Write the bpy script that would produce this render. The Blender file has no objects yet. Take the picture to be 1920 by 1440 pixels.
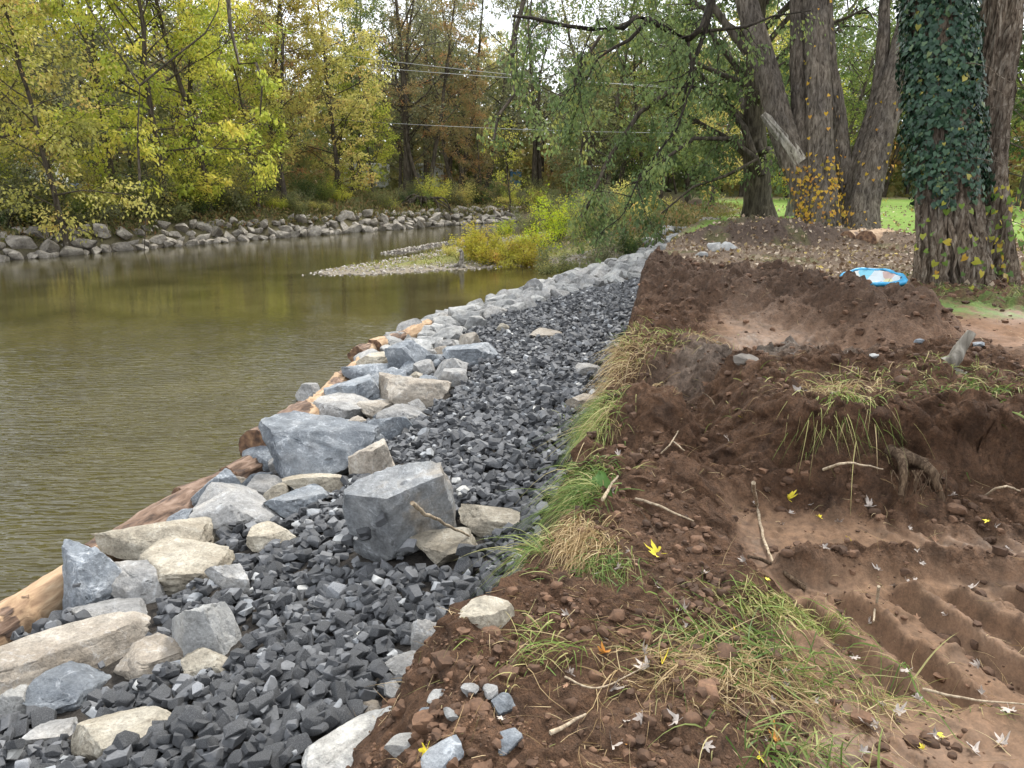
import bpy, bmesh, math, random
import numpy as np
from mathutils import Vector, Matrix, Euler

scene = bpy.context.scene
COL = scene.collection
R = math.radians

# ------------------------------------------------------------------ camera
F_PX, CAM_H, PITCH = 1386.0, 2.9, R(15.3)
cam_d = bpy.data.cameras.new('camera'); cam = bpy.data.objects.new('camera', cam_d); COL.objects.link(cam)
cam.location = (0, 0, CAM_H); cam.rotation_euler = (R(90) - PITCH, 0, 0)
cam_d.sensor_width = 36; cam_d.lens = F_PX / 1920 * 36; cam_d.clip_end = 2000; cam_d.clip_start = .05
scene.camera = cam

# ------------------------------------------------------------------ sky + sun (bright overcast)
SUN_EL, SUN_AZ = R(54), R(28)          # azimuth measured from +Y towards +X
w = bpy.data.worlds.new('World'); scene.world = w; w.use_nodes = True
nt = w.node_tree; nt.nodes.clear()
out = nt.nodes.new('ShaderNodeOutputWorld'); bg = nt.nodes.new('ShaderNodeBackground')
sky = nt.nodes.new('ShaderNodeTexSky'); sky.sky_type = 'NISHITA'; sky.sun_disc = False
sky.sun_elevation = SUN_EL; sky.sun_rotation = SUN_AZ; sky.air_density = 1.0; sky.dust_density = 3.0
tc = nt.nodes.new('ShaderNodeTexCoord')
cn = nt.nodes.new('ShaderNodeTexNoise'); cn.inputs['Scale'].default_value = 2.2; cn.inputs['Detail'].default_value = 6
cr = nt.nodes.new('ShaderNodeValToRGB'); cr.color_ramp.elements[0].position = .3; cr.color_ramp.elements[1].position = .6
cr.color_ramp.elements[0].color = (.72,.72,.72,1); cr.color_ramp.elements[1].color = (1,1,1,1)
mx = nt.nodes.new('ShaderNodeMix'); mx.data_type = 'RGBA'
nt.links.new(tc.outputs['Generated'], cn.inputs['Vector']); nt.links.new(cn.outputs['Fac'], cr.inputs['Fac'])
nt.links.new(cr.outputs['Color'], mx.inputs[0]); nt.links.new(sky.outputs['Color'], mx.inputs[6])
mx.inputs[7].default_value = (10.2, 10.6, 11.2, 1)       # cloud layer brightness
nt.links.new(mx.outputs[2], bg.inputs['Color']); bg.inputs['Strength'].default_value = .088
nt.links.new(bg.outputs[0], out.inputs['Surface'])
sd = bpy.data.lights.new('sun', 'SUN'); sun = bpy.data.objects.new('sun', sd); COL.objects.link(sun)
sd.energy = 2.1; sd.angle = R(12); sd.color = (1, .955, .88)
dvec = Vector((math.sin(SUN_AZ)*math.cos(SUN_EL), math.cos(SUN_AZ)*math.cos(SUN_EL), math.sin(SUN_EL)))
sun.rotation_euler = dvec.to_track_quat('Z', 'Y').to_euler()
scene.view_settings.view_transform = 'Standard'; scene.view_settings.look = 'None'
scene.view_settings.exposure = 1.2; scene.view_settings.gamma = 1
cy = scene.cycles
cy.max_bounces = 6; cy.diffuse_bounces = 3; cy.glossy_bounces = 3; cy.transmission_bounces = 3; cy.transparent_max_bounces = 4

# ------------------------------------------------------------------ numeric helpers
def P(u, v, h):
    """world point at height h seen at photo pixel u, v"""
    a = (u-960)/F_PX; z = (720-v)/F_PX
    dy = math.cos(PITCH)+z*math.sin(PITCH); dz = -math.sin(PITCH)+z*math.cos(PITCH)
    t = (CAM_H-h)/-dz
    return np.array((a*t, dy*t, h))
def PD(u, v, t):
    """world point at depth t along photo pixel u, v"""
    a = (u-960)/F_PX; z = (720-v)/F_PX
    return np.array((a*t, (math.cos(PITCH)+z*math.sin(PITCH))*t, CAM_H+(-math.sin(PITCH)+z*math.cos(PITCH))*t))

def _hash(ix, iy, iz, seed):
    h = (ix.astype(np.int64)*374761393 + iy.astype(np.int64)*668265263 + iz*2147483647 + seed*1274126177) & 0xFFFFFFFF
    h = ((h ^ (h >> 13)) * 1274126177) & 0xFFFFFFFF
    h = ((h ^ (h >> 16)) * 2246822519) & 0xFFFFFFFF
    return ((h ^ (h >> 15)) & 0xFFFFFF) / float(0x1000000)
def perlin(x, y, seed=0):
    x = np.asarray(x, float); y = np.asarray(y, float)
    xi = np.floor(x); yi = np.floor(y); fx = x-xi; fy = y-yi
    u = fx*fx*fx*(fx*(fx*6-15)+10); v = fy*fy*fy*(fy*(fy*6-15)+10)
    r = 0
    def g(ox, oy):
        a = _hash(xi+ox, yi+oy, 0, seed)*6.2831853
        return np.cos(a)*(fx-ox)+np.sin(a)*(fy-oy)
    return ((g(0,0)*(1-u)+g(1,0)*u)*(1-v)+(g(0,1)*(1-u)+g(1,1)*u)*v)*1.5
def fbm(x, y, oct=4, seed=0, gain=.5):
    r = 0; a = 1; f = 1
    for i in range(oct):
        r = r+a*perlin(x*f+17.3*i, y*f-9.1*i, seed+i); a *= gain; f *= 2.03
    return r
def noise3(p, f, seed=0, oct=3):
    """cheap 3-D noise: blend of three planar perlins"""
    x, y, z = p[:,0]*f, p[:,1]*f, p[:,2]*f
    return (fbm(x+.3*z, y-.5*z, oct, seed)+fbm(y+.4*x, z+.2*x, oct, seed+50)+fbm(z-.3*y, x+.6*y, oct, seed+90))*.58
def cell(x, y, seed=0):
    """distance to nearest feature point (F1)"""
    xi = np.floor(x); yi = np.floor(y); best = np.full(np.shape(x), 9.)
    for ox in (-1,0,1):
        for oy in (-1,0,1):
            a = _hash(xi+ox, yi+oy, 1, seed); b = _hash(xi+ox, yi+oy, 2, seed)
            best = np.minimum(best, (xi+ox+a-x)**2+(yi+oy+b-y)**2)
    return np.sqrt(best)
def ss(t): t = np.clip(t, 0, 1); return t*t*(3-2*t)
def segdist(x, y, pts):
    """distance to polyline and z along it"""
    best = np.full(np.shape(x), 1e9)
    for (ax, ay), (bx, by) in zip(pts[:-1], pts[1:]):
        dx, dy = bx-ax, by-ay
        t = np.clip(((x-ax)*dx+(y-ay)*dy)/(dx*dx+dy*dy), 0, 1)
        best = np.minimum(best, np.hypot(x-ax-t*dx, y-ay-t*dy))
    return best
def inpoly(x, y, pts):
    c = np.zeros(np.shape(x), bool); n = len(pts)
    for i in range(n):
        (ax, ay), (bx, by) = pts[i], pts[(i+1) % n]
        if ay == by: continue
        c ^= ((ay > y) != (by > y)) & (x < (bx-ax)*(y-ay)/(by-ay)+ax)
    return c
def polymask(x, y, pts, soft):
    """1 inside, fading to 0 over `soft` metres outside"""
    d = segdist(x, y, list(pts)+[pts[0]]); return np.where(inpoly(x, y, pts), 1, np.clip(1-d/soft, 0, 1))

# ------------------------------------------------------------------ mesh helpers
def make_mesh(name, V, F, mat=None, attrs=None, smooth=False):
    """F: one (n,k) int array or a list of such arrays"""
    if not isinstance(F, (list, tuple)): F = [F]
    F = [np.asarray(f, np.int32) for f in F if len(f)]
    V = np.asarray(V, np.float32)
    me = bpy.data.meshes.new(name)
    me.vertices.add(len(V)); me.vertices.foreach_set('co', V.ravel())
    tot = sum(f.size for f in F); npol = sum(len(f) for f in F)
    me.loops.add(tot); me.polygons.add(npol)
    me.loops.foreach_set('vertex_index', np.concatenate([f.ravel() for f in F]))
    lens = np.concatenate([np.full(len(f), f.shape[1], np.int32) for f in F])
    st = np.concatenate([[0], np.cumsum(lens)[:-1]]).astype(np.int32)
    me.polygons.foreach_set('loop_start', st)
    me.polygons.foreach_set('use_smooth', np.full(npol, bool(smooth)))
    for k, a in (attrs or {}).items():
        a = np.asarray(a, np.float32)
        if a.ndim == 2:
            at = me.attributes.new(k, 'FLOAT_COLOR', 'POINT'); at.data.foreach_set('color', a.ravel())
        else:
            at = me.attributes.new(k, 'FLOAT', 'POINT'); at.data.foreach_set('value', a)
    if mat: me.materials.append(mat)
    me.update(calc_edges=True); me.validate()
    return me
def obj(name, me, parent=None, loc=None, rot=None, scale=None):
    o = bpy.data.objects.new(name, me); COL.objects.link(o)
    if parent: o.parent = parent
    if loc is not None: o.location = tuple(float(c) for c in loc)
    if rot is not None: o.rotation_euler = rot
    if scale is not None: o.scale = scale
    return o
def tag(o, label=None, cat=None, group=None, kind=None):
    if label: o['label'] = label
    if cat: o['category'] = cat
    if group: o['group'] = group
    if kind: o['kind'] = kind
    return o
def thing(name, loc, label, cat, group=None, rz=0):
    o = bpy.data.objects.new(name, None); COL.objects.link(o); o.empty_display_size = .1
    o.location = tuple(float(c) for c in loc); o.rotation_euler = (0, 0, rz)
    return tag(o, label, cat, group)
def icos(sub, _c={}):
    if sub not in _c:
        bm = bmesh.new(); bmesh.ops.create_icosphere(bm, subdivisions=sub, radius=1)
        bm.verts.ensure_lookup_table()
        _c[sub] = (np.array([v.co[:] for v in bm.verts]), np.array([[v.index for v in f.verts] for f in bm.faces])); bm.free()
    return _c[sub]
class Acc:
    """collects geometry for ONE mesh"""
    def __init__(s): s.V = []; s.F = {}; s.A = []; s.n = 0
    def add(s, V, F, a=0.5):
        V = np.asarray(V, float).reshape(-1, 3); F = np.asarray(F)
        s.V.append(V); s.F.setdefault(F.shape[1], []).append(F+s.n)
        s.A.append(np.full(len(V), a) if np.isscalar(a) else np.asarray(a)); s.n += len(V)
    def mesh(s, name, mat, smooth=False):
        return make_mesh(name, np.concatenate(s.V), [np.concatenate(f) for f in s.F.values()], mat, {'rnd': np.concatenate(s.A)}, smooth)
def tube(acc, pts, rad, sides=8, a=.5, cap=False, flat=1.0):
    pts = np.asarray(pts, float); rad = np.broadcast_to(np.asarray(rad, float), (len(pts),)); n = len(pts)
    d = np.gradient(pts, axis=0); d /= np.linalg.norm(d, axis=1)[:, None]+1e-9
    up = np.array((0,0,1.)) if abs(d[0,2]) < .9 else np.array((1.,0,0))
    s = np.cross(d, up); s /= np.linalg.norm(s, axis=1)[:, None]+1e-9
    t = np.cross(s, d)
    th = np.arange(sides)/sides*2*math.pi
    V = pts[:, None]+rad[:, None, None]*(np.cos(th)[None, :, None]*s[:, None]+flat*np.sin(th)[None, :, None]*t[:, None])
    i = np.arange(n-1)[:, None]*sides; j = np.arange(sides)[None]; k = (j+1) % sides
    F = np.stack([i+j, i+k, i+sides+k, i+sides+j], -1).reshape(-1, 4)
    acc.add(V.reshape(-1, 3), F, a)
    if cap:
        for e, flip in ((0, 1), (n-1, 0)):
            ring = V[e]; c = pts[e]
            f = np.stack([np.full(sides, sides), np.arange(sides), (np.arange(sides)+1) % sides], -1)
            acc.add(np.vstack([ring, c]), f[:, ::-1] if not flip else f, a)

# ------------------------------------------------------------------ material helpers
def nodes(name):
    m = bpy.data.materials.new(name); m.use_nodes = True
    t = m.node_tree; b = t.nodes['Principled BSDF']
    return m, t, b
def N(t, typ, **kw):
    n = t.nodes.new(typ)
    for k, v in kw.items():
        if k in n.inputs: n.inputs[k].default_value = v
        else: setattr(n, k, v)
    return n
def ramp(t, stops, src=None):
    n = t.nodes.new('ShaderNodeValToRGB'); e = n.color_ramp.elements
    while len(e) < len(stops): e.new(.5)
    for q, (p, c) in zip(e, stops): q.position = p; q.color = (*c, 1)
    if src is not None: t.links.new(src, n.inputs['Fac'])
    return n
def mixc(t, a, b, fac, mode='MIX'):
    n = t.nodes.new('ShaderNodeMix'); n.data_type = 'RGBA'; n.blend_type = mode
    for i, s in ((0, fac), (6, a), (7, b)):
        if isinstance(s, (int, float)): n.inputs[i].default_value = s
        elif isinstance(s, tuple): n.inputs[i].default_value = (*s, 1)
        else: t.links.new(s, n.inputs[i])
    return n.outputs[2]
def bump(t, h, strength, dist, nrm=None):
    n = N(t, 'ShaderNodeBump', Strength=strength, Distance=dist); t.links.new(h, n.inputs['Height'])
    if nrm: t.links.new(nrm, n.inputs['Normal'])
    return n.outputs['Normal']
def leaf_mat(name, stops, transl=.4, rough=.5):
    """foliage: colour per leaf from attribute rnd; a little light comes through"""
    m, t, b = nodes(name)
    a = N(t, 'ShaderNodeAttribute', attribute_name='rnd')
    r = ramp(t, stops, a.outputs['Fac'])
    t.links.new(r.outputs['Color'], b.inputs['Base Color']); b.inputs['Roughness'].default_value = rough
    b.inputs['Specular IOR Level'].default_value = .25
    tr = N(t, 'ShaderNodeBsdfTranslucent'); t.links.new(r.outputs['Color'], tr.inputs['Color'])
    mxs = N(t, 'ShaderNodeMixShader', Fac=transl)
    t.links.new(b.outputs[0], mxs.inputs[1]); t.links.new(tr.outputs[0], mxs.inputs[2])
    t.links.new(mxs.outputs[0], t.nodes['Material Output'].inputs['Surface'])
    return m
def simple(name, c, rough=.6, metal=0, nscale=0, namt=.2, bmp=0):
    m, t, b = nodes(name); b.inputs['Roughness'].default_value = rough; b.inputs['Metallic'].default_value = metal
    if nscale:
        g = N(t, 'ShaderNodeNewGeometry'); n = N(t, 'ShaderNodeTexNoise', Scale=nscale, Detail=5.0); t.links.new(g.outputs['Position'], n.inputs['Vector'])
        r = ramp(t, [(.3, tuple(x*(1-namt) for x in c)), (.7, tuple(min(1, x*(1+namt)) for x in c))], n.outputs['Fac'])
        t.links.new(r.outputs['Color'], b.inputs['Base Color'])
        if bmp: t.links.new(bump(t, n.outputs['Fac'], bmp, .02), b.inputs['Normal'])
    else: b.inputs['Base Color'].default_value = (*c, 1)
    return m
def rock_mat(name, c1, c2, c3, vein=(.6,.62,.64), veins=.5, scale=1.0, bmp=.5, speck=0):
    m, t, b = nodes(name); b.inputs['Roughness'].default_value = .72; b.inputs['Specular IOR Level'].default_value = .35
    tcn = N(t, 'ShaderNodeTexCoord'); oi = N(t, 'ShaderNodeObjectInfo')
    ad = N(t, 'ShaderNodeVectorMath', operation='MULTIPLY_ADD'); t.links.new(oi.outputs['Random'], ad.inputs[0])
    ad.inputs[1].default_value = (37, 53, 71); t.links.new(tcn.outputs['Object'], ad.inputs[2])
    v = ad.outputs[0]
    n1 = N(t, 'ShaderNodeTexNoise', Scale=2.2*scale, Detail=8.0, Roughness=.6, Distortion=.4); t.links.new(v, n1.inputs['Vector'])
    r1 = ramp(t, [(.32, c1), (.5, c2), (.68, c3)], n1.outputs['Fac'])
    n2 = N(t, 'ShaderNodeTexNoise', Scale=9*scale, Detail=9.0, Roughness=.7); t.links.new(v, n2.inputs['Vector'])
    vr = N(t, 'ShaderNodeTexNoise', Scale=4.5*scale, Detail=5.0, Roughness=.55, Distortion=.9); t.links.new(v, vr.inputs['Vector'])
    ri = ramp(t, [(.47, (0,0,0)), (.5, (1,1,1)), (.53, (0,0,0))], vr.outputs['Fac'])
    mu = N(t, 'ShaderNodeMath', operation='MULTIPLY'); t.links.new(ri.outputs['Color'], mu.inputs[0])
    r2m = ramp(t, [(.42, (0,0,0)), (.62, (1,1,1))], n2.outputs['Fac']); t.links.new(r2m.outputs['Color'], mu.inputs[1])
    mu2 = N(t, 'ShaderNodeMath', operation='MULTIPLY'); mu2.inputs[1].default_value = veins; t.links.new(mu.outputs[0], mu2.inputs[0])
    c = mixc(t, r1.outputs['Color'], vein, mu2.outputs[0])
    fine = ramp(t, [(.3, (.62,.62,.62)), (.5, (1,1,1)), (.7, (1.25,1.25,1.25))], n2.outputs['Fac'])
    n5 = N(t, 'ShaderNodeTexNoise', Scale=55*scale**.5, Detail=6.0, Roughness=.75); t.links.new(v, n5.inputs['Vector'])
    f5 = ramp(t, [(.32, (.7,.7,.7)), (.68, (1.22,1.22,1.22))], n5.outputs['Fac']); c = mixc(t, c, f5.outputs['Color'], 1.0, 'MULTIPLY')
    c = mixc(t, c, fine.outputs['Color'], 1.0, 'MULTIPLY')
    obr = ramp(t, [(0, (.8,.8,.8)), (1, (1.15,1.15,1.15))], oi.outputs['Random'])
    c = mixc(t, c, obr.outputs['Color'], 1.0, 'MULTIPLY')
    if speck:
        n4 = N(t, 'ShaderNodeTexNoise', Scale=40*scale, Detail=3.0); t.links.new(v, n4.inputs['Vector'])
        r4 = ramp(t, [(.62, (1,1,1)), (.68, (.45,.42,.38))], n4.outputs['Fac'])
        c = mixc(t, c, r4.outputs['Color'], speck, 'MULTIPLY')
    t.links.new(c, b.inputs['Base Color'])
    n3 = N(t, 'ShaderNodeTexNoise', Scale=26*scale, Detail=8.0, Roughness=.7); t.links.new(v, n3.inputs['Vector'])
    nb = bump(t, n2.outputs['Fac'], min(1, bmp*1.5), .06/scale**.5)
    nb = bump(t, n3.outputs['Fac'], bmp*.8, .015/scale**.5, nb)
    t.links.new(nb, b.inputs['Normal'])
    return m

M = {}
M['blue_rock'] = rock_mat('blue_grey_limestone', (.13,.145,.165), (.21,.23,.25), (.32,.33,.34), veins=.55)
M['grey_rock'] = rock_mat('grey_limestone', (.19,.187,.18), (.28,.275,.265), (.37,.35,.32), veins=.35)
M['cream_rock'] = rock_mat('cream_limestone', (.22,.185,.135), (.36,.32,.25), (.48,.44,.36), vein=(.7,.68,.6), veins=.3, speck=.6)
M['tan_rock'] = rock_mat('tan_limestone', (.20,.165,.125), (.31,.27,.22), (.40,.365,.31), veins=.25, speck=.3)
M['white_rock'] = rock_mat('pale_limestone', (.20,.20,.195), (.32,.32,.31), (.44,.425,.39), vein=(.58,.58,.57), veins=.3)
M['patch_rock'] = rock_mat('rust_patched_limestone', (.17,.18,.19), (.26,.265,.265), (.34,.28,.205), veins=.4)
M['far_rock'] = rock_mat('weathered_bank_rock', (.13,.115,.095), (.26,.23,.19), (.42,.38,.32), veins=.2)
M['gravel'] = rock_mat('dark_crushed_stone', (.038,.0395,.042), (.075,.077,.081), (.155,.158,.162), vein=(.25,.25,.26), veins=.25, scale=6, bmp=.35)
M['gravel_light'] = rock_mat('pale_crushed_stone', (.2,.21,.22), (.3,.31,.33), (.42,.42,.42), veins=.3, scale=6, bmp=.35)

def bark_mat(name, c1, c2, c3, sc=1.0, strength=.9, moss=None):
    m, t, b = nodes(name); b.inputs['Roughness'].default_value = .9; b.inputs['Specular IOR Level'].default_value = .15
    g = N(t, 'ShaderNodeTexCoord'); mp = N(t, 'ShaderNodeMapping'); mp.inputs['Scale'].default_value = (9*sc, 9*sc, 1.6*sc)
    t.links.new(g.outputs['Object'], mp.inputs['Vector'])
    n1 = N(t, 'ShaderNodeTexNoise', Scale=1.6, Detail=8.0, Roughness=.65, Distortion=.6); t.links.new(mp.outputs[0], n1.inputs['Vector'])
    r = ramp(t, [(.35, c1), (.5, c2), (.66, c3)], n1.outputs['Fac'])
    n2 = N(t, 'ShaderNodeTexNoise', Scale=1.3, Detail=3.0); t.links.new(g.outputs['Object'], n2.inputs['Vector'])
    rr = ramp(t, [(.35, (.75,.75,.75)), (.65, (1.2,1.17,1.1))], n2.outputs['Fac'])
    c = mixc(t, r.outputs['Color'], rr.outputs['Color'], 1.0, 'MULTIPLY')
    if moss:
        r3 = ramp(t, [(.5, (0,0,0)), (.62, (1,1,1))], n2.outputs['Fac']); c = mixc(t, c, moss, r3.outputs['Color'])
    t.links.new(c, b.inputs['Base Color']); t.links.new(bump(t, n1.outputs['Fac'], strength, .05), b.inputs['Normal'])
    return m
M['bark'] = bark_mat('grey_brown_bark', (.035,.028,.022), (.11,.092,.075), (.19,.165,.14))
M['bark_far'] = bark_mat('dark_bark', (.03,.024,.018), (.075,.062,.048), (.14,.12,.095), .7)
M['bark_shaggy'] = bark_mat('shaggy_strip_bark', (.028,.019,.013), (.14,.108,.08), (.30,.26,.21), 1.6, 1.0)
M['bark_pale'] = bark_mat('pale_bark', (.10,.09,.075), (.22,.20,.17), (.36,.34,.30), .8, .5)
M['dark_limb'] = bark_mat('dark_limb_bark', (.012,.010,.008), (.03,.025,.02), (.06,.05,.04), 1, .5)

# ------------------------------------------------------------------ the land
SH_Y = [-8, 0, 4, 4.66, 5.3, 6.1, 7.3, 8.7, 11.9, 13.2, 15.3, 17.4, 20.2, 23.6, 27.2, 31.5, 36, 60, 100, 400]
SH_X = [-3.8,-3.6,-3.37,-3.28,-3.25,-2.98,-2.85,-2.58,-2.38,-2.3,-1.79,-.76,.58,2.37,4.28,6.5, 9, 13, 15, 20]
XR_Y = [-8, 0, 1.6, 2.33, 2.62, 2.9, 3.37, 4.27, 5.7, 8.33, 10.9, 14, 19.5, 24.2, 31.5, 36, 60, 100, 400]
XR_X = [-1.5,-1.1,-.85,-.73,-.6,-.25, .03,.14,.55,1.16,1.78,2.5,3.9,5.3, 8, 10.6, 15, 17, 22]
FAR_X = [-400,-60,-30,-19.4,-14.7,-8.5,-2.3,3,12,40,400]
FAR_Y = [-60, 7, 20.5,28.2,36.6,46,54,60,66,75,90]
BAR = [(-6.6,23.9),(-4.8,24.0),(-3,24.7),(-.5,26.1),(2,26.9),(4.4,27.7),(9,29),(14,40),(14,66),(6,60),(3.4,51),(.2,42),(-2.4,34.5),(-4.4,29.2),(-6.2,25.6)]
MUD = [tuple(P(u, v, 1.2)[:2]) for u, v in [(1380,935),(1560,960),(1750,985),(1950,1010),(2100,1100),(2100,1500),(1500,1500),(1560,1330),(1480,1180),(1540,1100),(1440,1040)]]
MUD2 = [tuple(P(u, v, 1.5)[:2]) for u, v in [(1560,640),(1700,610),(1760,575),(1980,590),(2300,700),(1960,700),(1820,640)]]
MUD3 = [tuple(P(u, v, 1.5)[:2]) for u, v in [(1380,585),(1480,600),(1640,630),(1640,660),(1420,640),(1360,610)]]
MOUND2 = [(1.75,10.4),(2.05,9.2),(2.7,8.6),(3.3,8.1),(3.85,7.35)]
TRACKS = [((1.33,3.02),(1.52,2.26)), ((1.53,3.10),(1.74,2.25)), ((1.80,3.12),(2.03,2.3)), ((2.05,3.12),(2.28,2.35)), ((2.3,3.12),(2.56,2.4))]
def zones(x, y):
    """cover masks: clod soil, smooth mud, lawn, litter"""
    xr = np.interp(y, XR_Y, XR_X)
    mud = np.maximum.reduce([polymask(x, y, MUD, .12), polymask(x, y, MUD2, .5), polymask(x, y, MUD3, .3)])
    bank = ss((x-xr)/.25)
    far = ss((np.hypot(x*.8-1, y)-10.5+fbm(x*.5, y*.5, 3, 5)*1.2)/1.5)      # beyond the dug strip
    mound = np.clip(1.4-np.hypot((x-6.1)/2.0, (y-18.3)/1.5), 0, 1)*1.6
    m2 = np.clip(1.2-segdist(x, y, MOUND2)/.9, 0, 1)
    lawnline = 17.8+.25*fbm(x*.7, y*.7, 3, 8)*2+np.clip(x-9, 0, 99)*.0
    lawn = ss((y-lawnline)/.7)*(1-np.clip(mound*1.5, 0, 1))*ss((x-np.interp(y, XR_Y, XR_X)-.2)/.6)
    mud = mud*(1-np.clip(1.2-segdist(x, y, [(1.3,3.16),(1.6,3.24),(2.1,3.26),(2.5,3.18)])/.08, 0, 1)*.8)
    mud = mud*(1-np.clip(1.25-segdist(x, y, MOUND2)/.75, 0, 1))
    return mud, bank, far, np.clip(mound, 0, 1), np.clip(m2, 0, 1), lawn
def H(x, y, detail=True):
    x = np.asarray(x, float); y = np.asarray(y, float)
    xl = np.interp(y, SH_Y, SH_X); xr = np.interp(y, XR_Y, XR_X)
    mud, bank, far, mound, m2, lawn = zones(x, y)
    s = (x-xl)/(xr-xl)
    slope = np.where(s > 0, .02+.75*np.clip(s, 0, 1)**.85, np.maximum(-.8, .02+(x-xl)*.45))
    T = 1.22+.28*ss((y-4.6)/4.5)
    T = T-.10*polymask(x, y, MUD, .25)
    T = T-.06*polymask(x, y, [(1.28,3.05),(2.6,3.25),(2.75,2.5),(1.55,2.25)], .10)+.06*ss(1.3-segdist(x, y, [(1.3,3.16),(1.6,3.24),(2.1,3.26),(2.5,3.18)])/.08)
    ys = 3.98+.10*np.sin(x*2.1)+.05*perlin(x*3, x*0, 3)
    T = T+ss((y-ys+.22)/.46)*(1-ss((y-5.3)/1.2))*ss((x-1.2)/.45)*(.45+.09*perlin(x*1.7, y*1.7, 4))
    def blob(cx, cy, rx, ry, a, rot=0):
        c, q = math.cos(rot), math.sin(rot); X = (x-cx)*c+(y-cy)*q; Y = -(x-cx)*q+(y-cy)*c
        return a*ss(1.25-np.hypot(X/rx, Y/ry))
    T = T+blob(.93,4.75,.34,.32,.34)+blob(1.35,6.3,.65,.5,.20)+blob(.72,3.85,.5,.35,.13)+blob(.5,3.3,.4,.4,.05)
    T = T-blob(1.55,5.3,.3,.2,.22)-blob(2.75,3.88,.36,.12,.42)-blob(2.15,3.93,.2,.09,.28)-blob(1.62,3.98,.16,.06,.15)
    T = T-blob(2.5,6.75,1.1,.4,.12,-.1)
    T = T+.37*ss(1.3-segdist(x, y, MOUND2)/.62)
    T = T+.5*ss(1.25-np.hypot((x-6.0)/1.9, (y-18.2)/1.3))+.25*ss(1.2-np.hypot((x-8.6)/1.6, (y-17.6)/1.0))
    T = T+.04*fbm(x*.35, y*.35, 3, 21)*ss((y-7)/5)
    w_ = .30+.35*ss((2.9-y)/.8)
    Tb = np.maximum(T, slope)
    h = slope+(Tb-slope)*ss((x-xr)/w_)
    h = h+np.clip((y-85)/200, 0, 1)*6
    # far bank
    yf = np.interp(x, FAR_X, FAR_Y); d = (y-yf)*.62
    hf = np.where(d > 0, .85*ss(d/1.9)+1.0*ss((d-.8)/6), np.maximum(-.8, d*.35))
    hf = hf+np.clip((y-85)/200, 0, 1)*6
    # gravel bar and bushy point
    db = segdist(x, y, BAR+[BAR[0]])*np.where(inpoly(x, y, BAR), 1, -1)
    hb = np.where(db > 0, .13*ss(db/2.2)+.75*ss((x-.5)/6)*ss(db/1.5), np.maximum(-.8, db*.16))+.03*perlin(x*1.3, y*1.3, 31)
    isl = segdist(x, y, [(-5.0,31.5),(-3.9,35),(-2.6,38)])
    hb = np.maximum(hb, .06-isl*.13+.04*perlin(x*1.5, y*1.5, 33))
    h = np.maximum(np.maximum(h, hf), hb)
    if detail:
        near = np.clip(1.6-np.hypot(x, y)/16, 0, 1)
        cl = bank*np.clip(1-mud*.93, 0, 1)*(1-.75*far)*(1-lawn)+mound*.8*(1-lawn)
        cl = np.clip(np.maximum(cl, m2*bank*1.35), 0, 1.35)
        crumb = sum(a_*(np.abs(perlin(x*f_+.5*perlin(x*f_*.7, y*f_*.7, i_), y*f_, 70+i_))-.25) for i_, (f_, a_) in enumerate([(2.4,.13),(5.3,.075),(11,.045),(23,.025),(46,.013)]))
        rough = crumb+.030*(1.0-1.7*cell(x*2.6+.4*perlin(x*5, y*5, 2), y*2.6, 1))+.032*(1-1.7*cell(x*6.5+.4*perlin(x*9, y*9, 9), y*6.5, 7))+.016*(1-1.6*cell(x*15, y*15, 8))+.035*fbm(x*3, y*3, 4, 11)
        calm = polymask(x, y, [(-1,1.0),(2,1.0),(1.2,2.6),(.9,3.4),(.1,3.2),(-.7,2.6)], .5)
        h = h+cl*rough*(1-.5*calm)
        h = h+mud*bank*(.016*fbm(x*4, y*4, 4, 13)+.007*fbm(x*15, y*15, 3, 14)+.02*ss(fbm(x*9, y*9, 3, 19)*2-.7))
        for (a, b), tw, tg in zip(TRACKS, (.052,.026,.028,.045,.028), (.055,.05,.06,.055,.055)):
            L = math.hypot(b[0]-a[0], b[1]-a[1]); ux, uy = (b[0]-a[0])/L, (b[1]-a[1])/L
            al = (x-a[0])*ux+(y-a[1])*uy; ac = -(x-a[0])*uy+(y-a[1])*ux+.020*perlin(al*4, al*0+b[0]*9, 5)
            env = ss(al/.12)*ss((L-al)/.10)
            ac = -ac; sp_ = ac/tw; jag = 1+(.35*perlin(al*7, al*0+tw*99, 6)+.10*perlin(x*30, y*30, 7))*(tw < .04); h = h+env*(tg*jag*ss((sp_+1.5)/1.3)*(1-ss((sp_-.55)/.6))-.06*ss((ac-tw*.8)/.035)*np.exp(-(np.maximum(ac-tw-.02, 0)/.06)**2)+.014*np.exp(-((ac+tw*1.7)/.008)**2))
        h = h+polymask(x, y, [(1.95,3.6),(3.2,3.5),(3.2,3.25),(2.0,3.3)], .1)*.02*np.clip(np.sin((x*.9+y*.35)*55), -.5, 1)
        h = h+polymask(x, y, [(3.0,7.2),(3.6,6.9),(2.9,6.4),(2.4,6.7)], .2)*.03*np.clip(np.sin((x*.8-y*.5)*40), -.5, 1)
        g = np.where((h > .05), 1, .3)
        h = h+g*(1-bank)*.03*fbm(x*1.6, y*1.6, 3, 15)*ss((20-y)/10)
        h = h+np.where(y > 10, .03*fbm(x*1.1, y*1.1, 4, 17), 0)*(1-lawn)*np.where(h > .1, 1, 0)
    return h
def Hs(x, y): return float(H(np.array([x]), np.array([y]))[0])

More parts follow.
